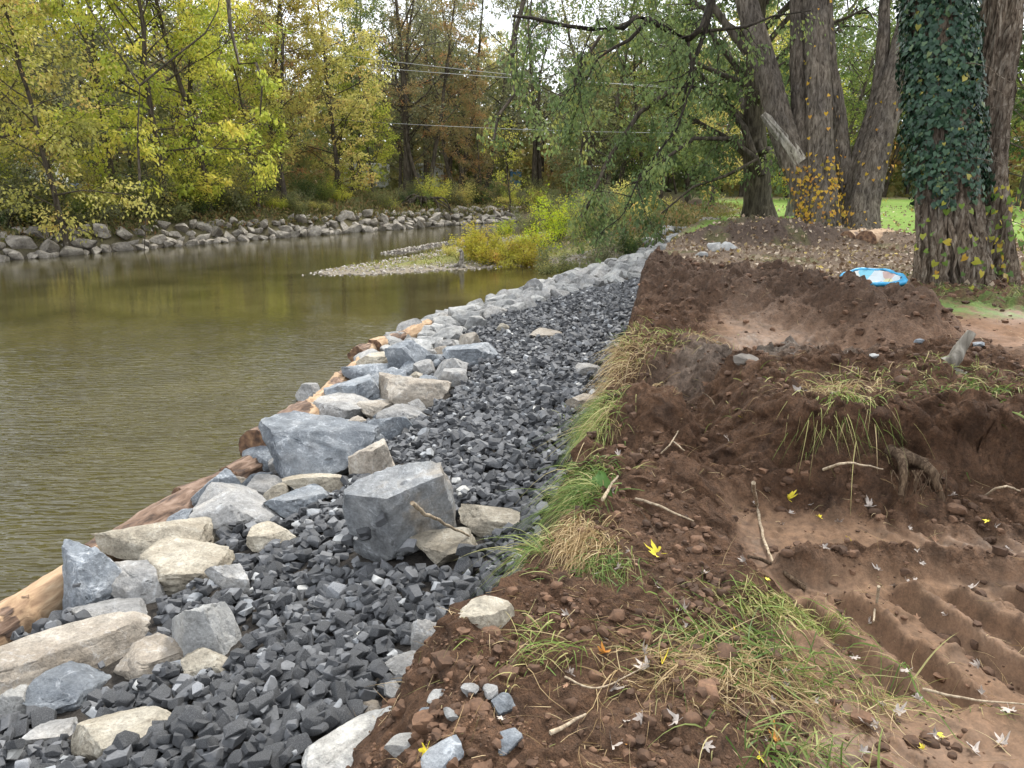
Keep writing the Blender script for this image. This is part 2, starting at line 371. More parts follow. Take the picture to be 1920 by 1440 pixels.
def axis(fine, grow, far):
    """fine: list of (start, stop, step); grows geometrically both ways to far"""
    a = np.concatenate([np.arange(s, e, d) for s, e, d in fine]+[[fine[-1][1]]])
    for sgn in (1, -1):
        st = fine[-1][2] if sgn > 0 else fine[0][2]; q = a[-1] if sgn > 0 else a[0]; l = []
        lim = far[1] if sgn > 0 else far[0]
        while q*sgn < lim*sgn:
            st *= grow; q += sgn*st; l.append(q)
        a = np.concatenate([a, l]) if sgn > 0 else np.concatenate([l[::-1], a])
    return a
xs = axis([(-4.2,-1.1,.06),(-1.1,1.2,.013),(1.2,2.75,.0085),(2.75,3.4,.013),(3.4,8,.04)], 1.045, (-500, 500))
ys_ = axis([(1.3,2.2,.012),(2.2,3.4,.0085),(3.4,5.6,.012),(5.6,11,.024)], 1.022, (-20, 600))
GX, GY = np.meshgrid(xs, ys_); gx, gy = GX.ravel(), GY.ravel(); gh = H(gx, gy)
mud, bank, far, mound, m2, lawn = zones(gx, gy)
crumple = (bank*(1-mud)*(1-far)*np.clip(1.3-np.hypot(gx, gy)/12, 0, 1))
vx = gx+crumple*.035*fbm(gx*7, gy*7+gh*9, 2, 40); vy = gy+crumple*(.035*fbm(gx*7+gh*9, gy*7, 2, 44)-.14*ss((gh-1.42)/.3)*ss((4.6-gy)/.5)*ss((gx-1.2)/.3))
vx = vx-crumple*.06*ss((gh-1.05)/.2)*ss(1-(gx-np.interp(gy, XR_Y, XR_X))/.45)
# colour of the ground cover itself
def mixa(c, m, k): k = np.clip(k, 0, 1)[:, None]; return c*(1-k)+np.array(m)[None]*k
nz = fbm(gx*.9, gy*.9, 4, 60); nf = fbm(gx*6, gy*6, 3, 61); npx = perlin(gx*2.2, gy*2.2, 62)
c = np.tile(np.array((.062,.055,.048)), (len(gx), 1))                                   # under the gravel
c = mixa(c, (.112,.062,.036), bank)
c = mixa(c, (.16,.092,.054), bank*np.clip(.5+nz, 0, 1)*.6)
c = mixa(c, (.055,.034,.023), bank*np.clip(nf, 0, 1)*.7)
c = mixa(c, (.20,.165,.135), bank*np.clip(1-np.hypot((gx-2.0)/1.1, (gy-5.7)/.6), 0, 1)*1.4)      # grey clay
c = mixa(c, (.165,.103,.064), mud*bank*(.95+.05*nf)); c = mixa(c, (.10,.064,.040), mud*bank*ss(nf*1.6-.15)*.7); c = mixa(c, (.085,.052,.034), mud*bank*ss(fbm(gx*14, gy*14, 3, 66)*1.6-.5)*.7); c = mixa(c, (.17,.098,.058), polymask(gx, gy, MUD2, .5)*bank*.7)
c = mixa(c, (.19,.145,.105), far*bank*(.8)); c = mixa(c, (.12,.085,.06), far*bank*np.clip(nf+npx*.6, 0, 1))
c = mixa(c, (.085,.06,.045), np.maximum(mound, m2*.6)); c = mixa(c, (.12,.135,.035), far*bank*np.clip(nz*1.6-.5, 0, .5)*(gy > 11))
c = mixa(c, (.125,.225,.025), lawn*(.95+.05*nf)); c = mixa(c, (.21,.25,.05), lawn*np.clip(nz*.8, 0, .35)); c = mixa(c, (.23,.20,.10), ss((gy-60)/8)*lawn)
grassstrip = polymask(gx, gy, [tuple(P(u, v, 1.5)[:2]) for u, v in [(1690,572),(1920,560),(2100,570),(2100,592),(1900,585),(1760,582)]], .3)
c = mixa(c, (.10,.15,.035), grassstrip*np.clip(.7+nf, 0, 1))
yf = np.interp(gx, FAR_X, FAR_Y); fd = (gy-yf)*.62
c = mixa(c, (.13,.115,.06), ss(fd/1.2)); c = mixa(c, (.11,.15,.04), ss((fd-3)/3)*(.5+.5*np.clip(nz+.3, 0, 1)))
db = segdist(gx, gy, BAR+[BAR[0]])*np.where(inpoly(gx, gy, BAR), 1, -1)
c = mixa(c, (.25,.22,.17), ss((db+.6)/.8)*(gx < 8)*(1-bank)); c = mixa(c, (.20,.21,.06), ss((db-.9)/.8)*(gx < 14)*(1-bank)*.9); c = mixa(c, (.07,.07,.035), ss((db-2)/2)*ss((gx+.5)/2)*(1-bank))
c = mixa(c, (.11,.085,.06), ss((gy-56)/5)*ss((20-gx)/5)*ss((gx+20)/10)*.6)
wet = np.clip(mud*bank*.75+.2*bank, 0, 1); alpha = 1-.5*wet*np.clip(.6+nz, 0, 1)       # alpha stores roughness
Cc = np.column_stack([c, alpha])
nx, ny = len(xs), len(ys_)
ii = (np.arange(ny-1)[:, None]*nx+np.arange(nx-1)[None]).ravel()
GF = np.stack([ii, ii+1, ii+nx+1, ii+nx], -1)

def soil_mat(name, vcol=True, base=(.085,.049,.030), rocky=True):
    m, t, b = nodes(name); b.inputs['Specular IOR Level'].default_value = .3
    g = N(t, 'ShaderNodeNewGeometry')
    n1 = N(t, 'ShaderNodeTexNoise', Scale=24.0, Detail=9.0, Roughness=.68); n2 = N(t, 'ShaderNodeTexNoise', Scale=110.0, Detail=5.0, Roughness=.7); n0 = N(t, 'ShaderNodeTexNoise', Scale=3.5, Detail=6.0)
    for n in (n0, n1, n2): t.links.new(g.outputs['Position'], n.inputs['Vector'])
    if vcol:
        a = N(t, 'ShaderNodeAttribute', attribute_name='Col'); col = a.outputs['Color']; t.links.new(a.outputs['Alpha'], b.inputs['Roughness'])
    else:
        a = N(t, 'ShaderNodeAttribute', attribute_name='rnd'); r = ramp(t, [(0, tuple(x*.6 for x in base)), (.5, base), (1, tuple(x*1.7 for x in base))], a.outputs['Fac']); col = r.outputs['Color']; b.inputs['Roughness'].default_value = .85
    f1 = ramp(t, [(.28, (.5,.5,.5)), (.5, (1,1,1)), (.75, (1.5,1.46,1.4))], n1.outputs['Fac'])  # crevice shade painted into the soil colour: lows of the bump noise darkened
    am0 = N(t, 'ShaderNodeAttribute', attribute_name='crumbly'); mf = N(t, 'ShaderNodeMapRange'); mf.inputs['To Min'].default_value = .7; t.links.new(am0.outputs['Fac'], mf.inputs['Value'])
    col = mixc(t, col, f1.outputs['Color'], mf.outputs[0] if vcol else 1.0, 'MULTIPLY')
    f2 = ramp(t, [(.3, (.78,.78,.78)), (.7, (1.25,1.22,1.2))], n2.outputs['Fac'])
    col = mixc(t, col, f2.outputs['Color'], 1.0, 'MULTIPLY')
    f0 = ramp(t, [(.3, (.85,.83,.8)), (.7, (1.15,1.15,1.15))], n0.outputs['Fac'])
    col = mixc(t, col, f0.outputs['Color'], 1.0, 'MULTIPLY')
    t.links.new(col, b.inputs['Base Color'])
    vo = N(t, 'ShaderNodeTexVoronoi', Scale=42.0); vo2 = N(t, 'ShaderNodeTexVoronoi', Scale=120.0)
    wz = N(t, 'ShaderNodeVectorMath', operation='MULTIPLY_ADD'); t.links.new(n2.outputs['Color'], wz.inputs[0]); wz.inputs[1].default_value = (.02, .02, .02); t.links.new(g.outputs['Position'], wz.inputs[2])
    for q in (vo, vo2): t.links.new(wz.outputs[0], q.inputs['Vector'])
    nb = bump(t, n1.outputs['Fac'], .9, .04)
    if rocky: 
        nv = N(t, 'ShaderNodeBump', Distance=.022, invert=True); t.links.new(vo.outputs['Distance'], nv.inputs['Height']); t.links.new(nb, nv.inputs['Normal']); nv2 = N(t, 'ShaderNodeBump', Distance=.008, invert=True); t.links.new(vo2.outputs['Distance'], nv2.inputs['Height']); t.links.new(nv.outputs['Normal'], nv2.inputs['Normal']); nb = nv2.outputs['Normal']
        if vcol:
            am = N(t, 'ShaderNodeAttribute', attribute_name='crumbly')
            for q, k_ in ((nv, .75), (nv2, .8)):
                mm = N(t, 'ShaderNodeMath', operation='MULTIPLY'); t.links.new(am.outputs['Fac'], mm.inputs[0]); mm.inputs[1].default_value = k_; t.links.new(mm.outputs[0], q.inputs['Strength'])
    nb = bump(t, n2.outputs['Fac'], .7, .010, nb)
    if vcol:
        for q in list(t.nodes):
            if q.type == 'BUMP' and not q.inputs['Strength'].is_linked:
                mr = N(t, 'ShaderNodeMapRange'); mr.inputs['To Min'].default_value = .10; mr.inputs['To Max'].default_value = q.inputs['Strength'].default_value; t.links.new(am.outputs['Fac'], mr.inputs['Value']); t.links.new(mr.outputs[0], q.inputs['Strength']); t.links.new(nb, b.inputs['Normal'])
    return m
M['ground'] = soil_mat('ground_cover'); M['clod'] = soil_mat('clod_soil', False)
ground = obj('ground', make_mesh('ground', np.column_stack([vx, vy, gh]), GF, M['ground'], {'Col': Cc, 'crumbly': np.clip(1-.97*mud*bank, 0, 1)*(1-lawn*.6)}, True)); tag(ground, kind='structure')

# ------------------------------------------------------------------ the creek
m, t, b = nodes('creek_water'); b.inputs['IOR'].default_value = 1.33; b.inputs['Roughness'].default_value = .05
g = N(t, 'ShaderNodeNewGeometry'); sp = N(t, 'ShaderNodeSeparateXYZ'); t.links.new(g.outputs['Position'], sp.inputs[0])
nA = N(t, 'ShaderNodeTexNoise', Scale=.35, Detail=5.0, Roughness=.6); t.links.new(g.outputs['Position'], nA.inputs['Vector'])
r = ramp(t, [(.3, (.030,.026,.010)), (.5, (.050,.043,.017)), (.7, (.072,.062,.026))], nA.outputs['Fac']); t.links.new(r.outputs['Color'], b.inputs['Base Color'])
def mapped(sx, sy, rz, scale, detail, dist=0):
    mp = N(t, 'ShaderNodeMapping'); mp.inputs['Scale'].default_value = (sx, sy, 1); mp.inputs['Rotation'].default_value = (0, 0, rz)
    t.links.new(g.outputs['Position'], mp.inputs['Vector']); n = N(t, 'ShaderNodeTexNoise', Scale=scale, Detail=detail, Distortion=dist); t.links.new(mp.outputs[0], n.inputs['Vector']); return n.outputs['Fac']
w1 = mapped(2.2, 10.0, R(-18), 1.3, 2.0, .3); w2 = mapped(4, 13, R(8), 1.2, 1.0, .2); w3 = mapped(.5, 1.6, R(-10), 1.0, 2.0)
wind = N(t, 'ShaderNodeMapRange'); wind.inputs['From Min'].default_value = 17; wind.inputs['From Max'].default_value = 5; t.links.new(sp.outputs['Y'], wind.inputs['Value'])
nW = N(t, 'ShaderNodeTexNoise', Scale=.25, Detail=3.0); t.links.new(g.outputs['Position'], nW.inputs['Vector'])
rW = ramp(t, [(.35, (.4,.4,.4)), (.6, (1,1,1))], nW.outputs['Fac'])
st = N(t, 'ShaderNodeMath', operation='MULTIPLY'); t.links.new(wind.outputs[0], st.inputs[0]); t.links.new(rW.outputs['Color'], st.inputs[1])
st2 = N(t, 'ShaderNodeMath', operation='MULTIPLY_ADD'); t.links.new(st.outputs[0], st2.inputs[0]); st2.inputs[1].default_value = .85; st2.inputs[2].default_value = .03
h1 = N(t, 'ShaderNodeMath', operation='MULTIPLY_ADD'); t.links.new(w2, h1.inputs[0]); h1.inputs[1].default_value = .45; t.links.new(w1, h1.inputs[2])
bp = N(t, 'ShaderNodeBump', Distance=.10); t.links.new(st2.outputs[0], bp.inputs['Strength']); t.links.new(h1.outputs[0], bp.inputs['Height'])
t.links.new(bump(t, w3, .05, .05, bp.outputs[0]), b.inputs['Normal'])
M['water'] = m
water = obj('water', make_mesh('water', [(-300,-20,0),(60,-20,0),(60,75,0),(-300,75,0)], np.array([[0,1,2,3]]), m)); tag(water, kind='structure')
#@@PART2@@
# ------------------------------------------------------------------ rocks
def polyhedron(rs, nplanes=12, dims=(1,.8,.6), bev=.05, jitter=.25):
    """convex stone cut by random planes; returns verts, list of faces"""
    th = rs.uniform(-1, 1, (nplanes, 3)); th /= np.linalg.norm(th, axis=1)[:, None]
    base = np.array([(1,0,0),(-1,0,0),(0,1,0),(0,-1,0),(0,0,1),(0,0,-1)], float)+rs.uniform(-jitter, jitter, (6, 3))
    base /= np.linalg.norm(base, axis=1)[:, None]
    n = np.vstack([base, th]); d = np.concatenate([rs.uniform(.75, 1, 6), rs.uniform(.85, 1.15, nplanes)])
    pts = []
    k = len(n)
    for i in range(k):
        for j in range(i+1, k):
            for l in range(j+1, k):
                A = n[[i, j, l]]; D = np.linalg.det(A)
                if abs(D) < .12: continue
                p = np.linalg.solve(A, d[[i, j, l]])
                if np.all(n@p <= d+1e-6): pts.append(p)
    pts = np.array(pts)*np.array(dims)
    bm = bmesh.new()
    for p in pts: bm.verts.new(p)
    bmesh.ops.remove_doubles(bm, verts=bm.verts, dist=.06)
    r = bmesh.ops.convex_hull(bm, input=bm.verts)
    bmesh.ops.delete(bm, geom=[e for e in set(r['geom_interior']) | set(r['geom_unused']) if isinstance(e, bmesh.types.BMVert)], context='VERTS')
    bmesh.ops.dissolve_limit(bm, angle_limit=R(9), verts=bm.verts, edges=bm.edges)
    if bev:
        bmesh.ops.bevel(bm, geom=bm.edges[:], offset=bev, segments=1, affect='EDGES', profile=.6)
    bmesh.ops.triangulate(bm, faces=bm.faces)
    bm.verts.ensure_lookup_table(); bm.verts.index_update()
    V = np.array([v.co[:] for v in bm.verts]); F = np.array([[v.index for v in f.verts] for f in bm.faces]); bm.free()
    return V, F
def boulder(seed, dims, sub=4, cuts=15, lo=.52, hi=.84, rough=.018, flat_top=0):
    """faceted quarried rock; base at z = 0"""
    rs = np.random.RandomState(seed); V, F = icos(sub); V = V.copy()*1.12
    V += (noise3(V, 1.1, seed, 2)*.10)[:, None]*V
    for i in range(cuts):
        n = rs.normal(size=3); n /= np.linalg.norm(n)
        if i == 0: n = np.array((rs.uniform(-.25,.25), rs.uniform(-.3,.1), 1.)); n /= np.linalg.norm(n)
        if i == 1: n = np.array((rs.uniform(-.3,.3), -1., rs.uniform(-.1,.45))); n /= np.linalg.norm(n)
        d = rs.uniform(lo, hi); q = V@n-d
        V -= np.maximum(0, q)[:, None]*n*(.97 if q.max() > 0 else 0)
    nn = V/np.linalg.norm(V, axis=1)[:, None]
    V += nn*(noise3(V, 2.5, seed+3, 4)*rough)[:, None]
    V += nn*(-.035*np.exp(-(noise3(V, 1.6, seed+9, 2)/.035)**2))[:, None]         # cracks
    V += nn*(.018*np.clip(noise3(V, 6, seed+5, 3)*2, -1, 1))[:, None]
    st = rs.normal(size=3); st /= np.linalg.norm(st); q = V@st*6                 # layering
    V += nn*(.012*(np.abs((q % 1)-.5)))[:, None]
    V -= (V.max(0)+V.min(0))/2; V *= np.array(dims)/(V.max(0)-V.min(0))
    return V, F

def stone_mesh(name, V, F, mat): 
    me = make_mesh(name, V, F, mat, None, True)
    me.set_sharp_from_angle(angle=R(32)); return me

HMX0, HMY0, HMS = -4.6, .9, .02
HMN = (int((8.2-HMX0)/HMS), int((24-HMY0)/HMS))
hx = HMX0+np.arange(HMN[0])*HMS; hy = HMY0+np.arange(HMN[1])*HMS
HMAP = H(*np.meshgrid(hx, hy, indexing='ij'))
def stamp(V, F=None):
    """raise the pile surface under a placed rock (world verts)"""
    ix = ((V[:,0]-HMX0)/HMS).astype(int); iy = ((V[:,1]-HMY0)/HMS).astype(int)
    ok = (ix > 0) & (iy > 0) & (ix < HMN[0]-1) & (iy < HMN[1]-1)
    for dx in (-1, 0, 1):
        for dy in (-1, 0, 1): np.maximum.at(HMAP, (ix[ok]+dx, iy[ok]+dy), V[ok, 2])
BM = np.zeros(HMN, bool)      # cells covered by boulders
nb_ = [0]; BPOS = []
def place_boulder(u, v, wpx, hpx, mat, label, cat='boulder', depth=.8, sink=.25, rz=None, seed=None, sub=5, tilt=0, hz=None, name='boulder', group=None, **kw):
    """u, v: middle of the visible foot in the photograph; wpx, hpx its size there"""
    h0 = .35
    for _ in range(6):
        p = P(u, v, h0); h0 = .5*h0+.5*max(0, Hs(p[0], p[1]))
    t = math.hypot(p[1], CAM_H-h0); W = wpx/F_PX*t*1.1; Hh = hpx/F_PX*t*1.12
    dn = math.atan2(CAM_H-h0, p[1]); D = W*depth
    Hz = hz or max(.35*W, (Hh-D*math.sin(dn)*.62)/math.cos(dn))
    nb_[0] += 1
    if v > 1180 and u < 520: sink += .28; Hz *= .95
    sd = seed or nb_[0]*7+3
    kw.setdefault('cuts', 12); kw.setdefault('lo', .44); kw.setdefault('hi', .74); V, F = boulder(sd, (W*1.12, D*1.12, Hz*1.25), sub, **kw)
    V[:,2] += Hz*(.5-sink*.6)
    rz = rz if rz is not None else random.Random(sd).uniform(-.3, .3)
    me = stone_mesh(name, V, F, M[mat])
    y = p[1]+D*.42; z = h0-Hz*.05
    o = obj(name, me, None, (p[0], y, z), (R(tilt), 0, rz)); tag(o, label, cat, group)
    Mx = np.array(Euler((R(tilt), 0, rz)).to_matrix()); Vw = V@Mx.T+np.array((p[0], y, z))
    stamp(Vw)
    ix = ((Vw[:,0]-HMX0)/HMS).astype(int); iy = ((Vw[:,1]-HMY0)/HMS).astype(int); ok = (ix >= 0)&(iy >= 0)&(ix < HMN[0])&(iy < HMN[1])
    BM[ix[ok], iy[ok]] = True; BPOS.append((p[0], y, W))
    return o
random.seed(5); np.random.seed(5)
BL = [
 (745,1058,172,165,'patch_rock','huge grey boulder with rusty patches and a stick leaning on it, amid the dark gravel',dict(sub=5,depth=.8,sink=.1,seed=23,rz=.25,cuts=14,lo=.5,hi=.78)),
 (588,905,200,125,'blue_rock','large blue-grey boulder with white veins behind the small cream stone',dict(sub=5,depth=.8,seed=17,cuts=13,lo=.5,hi=.8)),
 (582,930,95,45,'cream_rock','small smooth cream stone at the foot of the large veined blue-grey boulder',dict(depth=.6)),
 (692,905,85,80,'tan_rock','tan-grey rock wedged between the large blue-grey boulder and the huge rusty one',dict()),
 (640,800,95,55,'grey_rock','pale flat-topped boulder carrying one dark pebble, above the large veined blue-grey boulder',dict(sub=5,depth=.9)),
 (700,790,60,38,'tan_rock','low beige boulder half sunk in dark gravel beside the pale flat-topped one',dict()),
 (752,800,85,38,'grey_rock','grey half-buried slab at the gravel edge right of the pale flat-topped boulder',dict()),
 (655,765,110,65,'blue_rock','wedge-shaped blue-grey boulder behind the pale flat-topped one',dict(sub=5,seed=31)),
 (690,722,85,45,'blue_rock','blue-grey boulder resting against the peeled log by the water',dict()),
 (740,755,70,55,'tan_rock','brownish boulder leaning on the left of the blocky tan one',dict()),
 (782,765,100,62,'tan_rock','blocky tan boulder at the edge of the gravel in the middle of the row',dict(seed=19)),
 (770,698,75,62,'blue_rock','upright pointed blue-grey boulder at the edge of the gravel',dict(seed=44)),
 (708,700,70,42,'cream_rock','pale cream rock beside the upright pointed blue-grey boulder',dict()),
 (882,690,90,45,'blue_rock','light blue slab lying alone in the middle of the dark gravel',dict(depth=.7)),
 (578,752,44,36,'grey_rock','small grey stone sitting on the water side of the log',dict()),
 (576,806,48,52,'cream_rock','tall cream stone at the end of the bark-covered log',dict()),
 (430,1010,140,88,'grey_rock','grey-brown pyramid boulder left of the light blue pair',dict(sub=5,seed=52)),
 (404,958,85,80,'blue_rock','upright blue-grey boulder at the water behind the grey-brown pyramid one',dict(seed=58)),
 (500,935,70,40,'grey_rock','left of two light blue-grey rocks right of the grey-brown pyramid boulder',dict()),
 (548,975,95,55,'blue_rock','right of two light blue-grey rocks near the small cream stone',dict()),
 (502,1035,75,48,'cream_rock','pointed cream stone poking from gravel below the light blue rocks',dict()),
 (290,1065,195,84,'cream_rock','large cream boulder with grey underside beside the bark log',dict(sub=5,depth=.7,seed=66)),
 (325,1110,140,72,'cream_rock','rounded cream boulder sprinkled with black chips below the large cream one',dict(seed=71)),
 (155,1150,120,122,'blue_rock','dark-sided blue-grey boulder against the peeled orange log',dict(sub=5,seed=73)),
 (228,1140,110,75,'grey_rock','grey boulder between the dark-sided one and the rounded cream one',dict()),
 (195,1185,120,60,'grey_rock','flat grey boulder directly below the dark-sided blue-grey one',dict()),
 (95,1290,235,110,'tan_rock','long tan slab boulder lying below the peeled orange log',dict(sub=5,depth=.5,seed=88,rz=.9)),
 (372,1235,125,115,'white_rock','pale upright slab with a rounded left side, deep in the near gravel',dict(sub=5,depth=.6,seed=91)),
 (430,1120,75,55,'grey_rock','thin light slab edge standing in gravel above the pale upright slab',dict(depth=.5)),
 (382,1275,80,50,'cream_rock','cream stone touching the foot of the pale upright slab',dict()),
 (268,1275,120,45,'tan_rock','beige rock buried under gravel left of the pale upright slab',dict()),
 (100,1335,110,70,'blue_rock','lilac-grey boulder at the lower left below the long tan slab',dict(seed=95)),
 (15,1345,70,60,'white_rock','light grey boulder at the left edge of the near gravel',dict()),
 (205,1425,150,75,'cream_rock','cream slab showing through gravel at the bottom of the slope',dict(depth=.6)),
 (75,1400,80,40,'grey_rock','small grey rock sunk in the gravel near the lower left corner',dict()),
 (822,1062,115,46,'cream_rock','cream rock in front of the huge rusty-patched boulder',dict(depth=.8)),
 (915,1008,100,34,'cream_rock','flat cream rock where the stick ends, near the grassy bank foot',dict()),
 (803,1238,58,66,'grey_rock','egg-shaped light grey stone standing in gravel near the dirt edge',dict(depth=.7)),
 (905,1268,90,85,'cream_rock','cream boulder smeared with soil at the foot of the dirt bank',dict(seed=102)),
 (845,1270,45,40,'tan_rock','small beige stone left of the soil-smeared cream boulder',dict()),
 (768,1290,80,42,'grey_rock','grey-white rock at the tip of the dirt slope',dict()),
 (938,1150,60,38,'tan_rock','tan rock under the overhanging grass tuft',dict()),
 (962,1205,55,48,'blue_rock','blue-grey rock between the soil-smeared boulder and the dry grass',dict()),
 (655,1470,80,75,'white_rock','white slab half covered in brown soil at the bottom edge',dict(sub=5,depth=2.3,seed=110,rz=-.75,sink=.5)),
 (1092,775,50,36,'tan_rock','reddish brown rock at the bank foot above the overhanging grass',dict()),
 (1105,715,42,32,'grey_rock','grey rock at the bank foot in the upper gravel',dict()),
 (946,622,22,16,'cream_rock','tiny cream rock in the dark gravel next to the white rock band',dict()),
 (1025,640,50,16,'tan_rock','long flat tan stone in the upper gravel',dict()),
 (1045,945,36,30,'grey_rock','grey stone beside the grass tuft on the gravel edge',dict()),
]
for (u, v, a, b_, mt, lab, kw) in BL: place_boulder(u, v, a, b_, mt, lab, **kw)

# boulders filling the row between the logs and the gravel
rs = np.random.RandomState(313); pos = [(a, b_, w_*.8) for a, b_, w_ in BPOS]; fl = []; tries = 0
fm = [(boulder(330+k, (1, .85, .75), 4), ['blue_rock', 'grey_rock', 'cream_rock', 'blue_rock', 'tan_rock', 'grey_rock', 'blue_rock'][k % 7]) for k in range(9)]; fm = [(stone_mesh('boulder', V, F, M[c_]), V) for (V, F), c_ in fm]
LO_Y = [1.5, 3, 4.5, 6, 7.3, 9, 10.5, 12, 13.2, 15, 16.5, 17.6]; LO_S = [0, .05, .16, .28, .36, .38, .36, .30, .36, .46, .66, .95]
while len(fl) < 52 and tries < 4000:
    tries += 1; y = rs.uniform(5.0, 11.5); xl = np.interp(y, SH_Y, SH_X); xr = np.interp(y, XR_Y, XR_X); x = xl+(xr-xl)*(.10+rs.rand()*np.interp(y, LO_Y, LO_S)*1.02); d = rs.uniform(.2, .5)
    if all((x-a)**2+(y-b)**2 > (.42*(d+e))**2 for a, b, e in pos): pos.append((x, y, d)); fl.append((x, y, d))
fl.sort(key=lambda q: q[1]); FC = ['blue-grey', 'grey', 'cream', 'slate-blue', 'tan', 'ash-grey', 'veined blue', 'pale blue-grey', 'dull grey']; ORD_ = ['nearest', 'second nearest', 'third nearest', 'fourth nearest', 'fifth nearest', 'farthest']
for k, (x, y, d) in enumerate(fl):
    me, V = fm[k % 9]; z = max(Hs(x, y), 0)+d*.14; o = bpy.data.objects.new('boulder', me); COL.objects.link(o); o.location = (x, y, z); o.rotation_euler = (rs.uniform(-.4, .4), rs.uniform(-.4, .4), rs.uniform(0, 6.28)); o.scale = (d*1.15, d*1.1, d*1.1)
    tag(o, 'small %s boulder packed beside the logs, %s of its kind to the camera' % (FC[k % 9], ORD_[min(k//9, 5)]), 'boulder', 'boulders packed along the log line')
    Vw = V*np.array((d*1.15, d*1.1, d*1.1)); Vw = Vw@np.array(o.rotation_euler.to_matrix()).T+np.array((x, y, z)); stamp(Vw)
    ix = ((Vw[:,0]-HMX0)/HMS).astype(int); iy = ((Vw[:,1]-HMY0)/HMS).astype(int); ok = (ix >= 0)&(iy >= 0)&(ix < HMN[0])&(iy < HMN[1]); BM[ix[ok], iy[ok]] = True

# the pale rock band along the water, from the pointed boulder to the upstream bend (individual rocks)
rv = []
for k in range(10):
    V, F = boulder(500+k, (1, .85, .7), 4, cuts=16, lo=.45, hi=.75, rough=.012); rv.append((stone_mesh('bank_rock', V, F, M['white_rock' if k % 3 else 'grey_rock']), V))
rs = np.random.RandomState(77); pos = []
tries = 0
while len(pos) < 240 and tries < 12000:
    tries += 1
    y = 10.6+(rs.rand()**.8)*21; xl = np.interp(y, SH_Y, SH_X); xr = np.interp(y, XR_Y, XR_X)
    hi = np.interp(y, [10.6, 12.0, 13.2, 15, 16.5, 17.6, 31], [.36, .32, .38, .48, .70, 1.05, 1.05]); s = rs.rand()*hi+.02
    if y > 12.3 and s > hi: continue
    x = xl+s*(xr-xl); d = rs.uniform(.26, .58)*(1 if y < 20 else 1.1)
    if all((x-a)**2+(y-b)**2 > (.40*(d+e))**2 for a, b, e in pos): pos.append((x, y, d))
for k, (x, y, d) in enumerate(pos):
    me, V = rv[k % 10]; z = max(Hs(x, y), -.02)+d*.12
    o = bpy.data.objects.new('bank_rock', me); COL.objects.link(o); o.location = (x, y, z); o.rotation_euler = (rs.uniform(-.35, .35), rs.uniform(-.35, .35), rs.uniform(0, 6.28)); o.scale = (d*1.15, d*1.15, d*1.1)
    tag(o, 'pale quarried rock in the white riprap band upstream of the dark gravel', 'rock', 'pale rocks banked along the water upstream')
    if y < 23.5:
        Vw = V*np.array((d*1.15, d*1.15, d*1.1)); Vw = Vw@np.array(o.rotation_euler.to_matrix()).T+np.array((x, y, z)); stamp(Vw)
        ix = ((Vw[:,0]-HMX0)/HMS).astype(int); iy = ((Vw[:,1]-HMY0)/HMS).astype(int); ok = (ix >= 0)&(iy >= 0)&(ix < HMN[0])&(iy < HMN[1]); BM[ix[ok], iy[ok]] = True

# far bank riprap: slabs tilted on the opposite shore
fv = []
for k in range(9):
    V, F = boulder(700+k, (1, .7, .62), 3, cuts=18, lo=.38, hi=.7, rough=.01); fv.append(stone_mesh('shore_rock', V, F, M['far_rock']))
rs = np.random.RandomState(21); pos = []; tries = 0
fx_ = np.array(FAR_X, float); fy_ = np.array(FAR_Y, float)
while len(pos) < 290 and tries < 20000:
    tries += 1
    x = -27+rs.rand()**.85*27.5; d = rs.uniform(.45, 1.05)*np.interp(x, [-27,-8,0], [.95, .9, .8])
    off = rs.rand()**1.3*1.8; y = np.interp(x, fx_, fy_)+off/.62-.25
    if all((x-a)**2+((y-b)*.62)**2 > (.31*(d+e))**2 for a, b, e in pos): pos.append((x, y, d))
for k, (x, y, d) in enumerate(pos):
    o = bpy.data.objects.new('shore_rock', fv[k % 9]); COL.objects.link(o); o.location = (x, y, max(Hs(x, y), 0)+d*.12)
    o.rotation_euler = (rs.uniform(-.5, .5), rs.uniform(-.5, .5), rs.uniform(0, 6.28)); s_ = d*1.1; o.scale = (s_*1.15, s_, s_)
    tag(o, 'weathered tan-grey rock of the riprap at the foot of the far bank', 'rock', 'rocks lining the far bank of the creek')

# ------------------------------------------------------------------ logs along the water
m, t, b = nodes('log_bark'); b.inputs['Roughness'].default_value = .85
tcn = N(t, 'ShaderNodeTexCoord'); mp = N(t, 'ShaderNodeMapping'); mp.inputs['Scale'].default_value = (2.0, 9, 9); t.links.new(tcn.outputs['Object'], mp.inputs['Vector'])
n1 = N(t, 'ShaderNodeTexNoise', Scale=2.0, Detail=8.0, Roughness=.6, Distortion=.5); t.links.new(mp.outputs[0], n1.inputs['Vector'])
n2 = N(t, 'ShaderNodeTexNoise', Scale=2.6, Detail=4.0); t.links.new(tcn.outputs['Object'], n2.inputs['Vector'])
barkc = ramp(t, [(.35, (.045,.028,.02)), (.5, (.14,.085,.055)), (.65, (.24,.165,.12))], n1.outputs['Fac'])
woodc = ramp(t, [(.3, (.20,.12,.07)), (.5, (.36,.24,.14)), (.7, (.46,.34,.22))], n1.outputs['Fac'])
at = N(t, 'ShaderNodeAttribute', attribute_name='rnd')
ad = N(t, 'ShaderNodeMath', operation='ADD'); t.links.new(n2.outputs['Fac'], ad.inputs[0]); t.links.new(at.outputs['Fac'], ad.inputs[1])
pk = ramp(t, [(.98, (0,0,0)), (1.0, (1,1,1))], ad.outputs[0]); 
c_ = mixc(t, barkc.outputs['Color'], woodc.outputs['Color'], pk.outputs['Color']); t.links.new(c_, b.inputs['Base Color'])
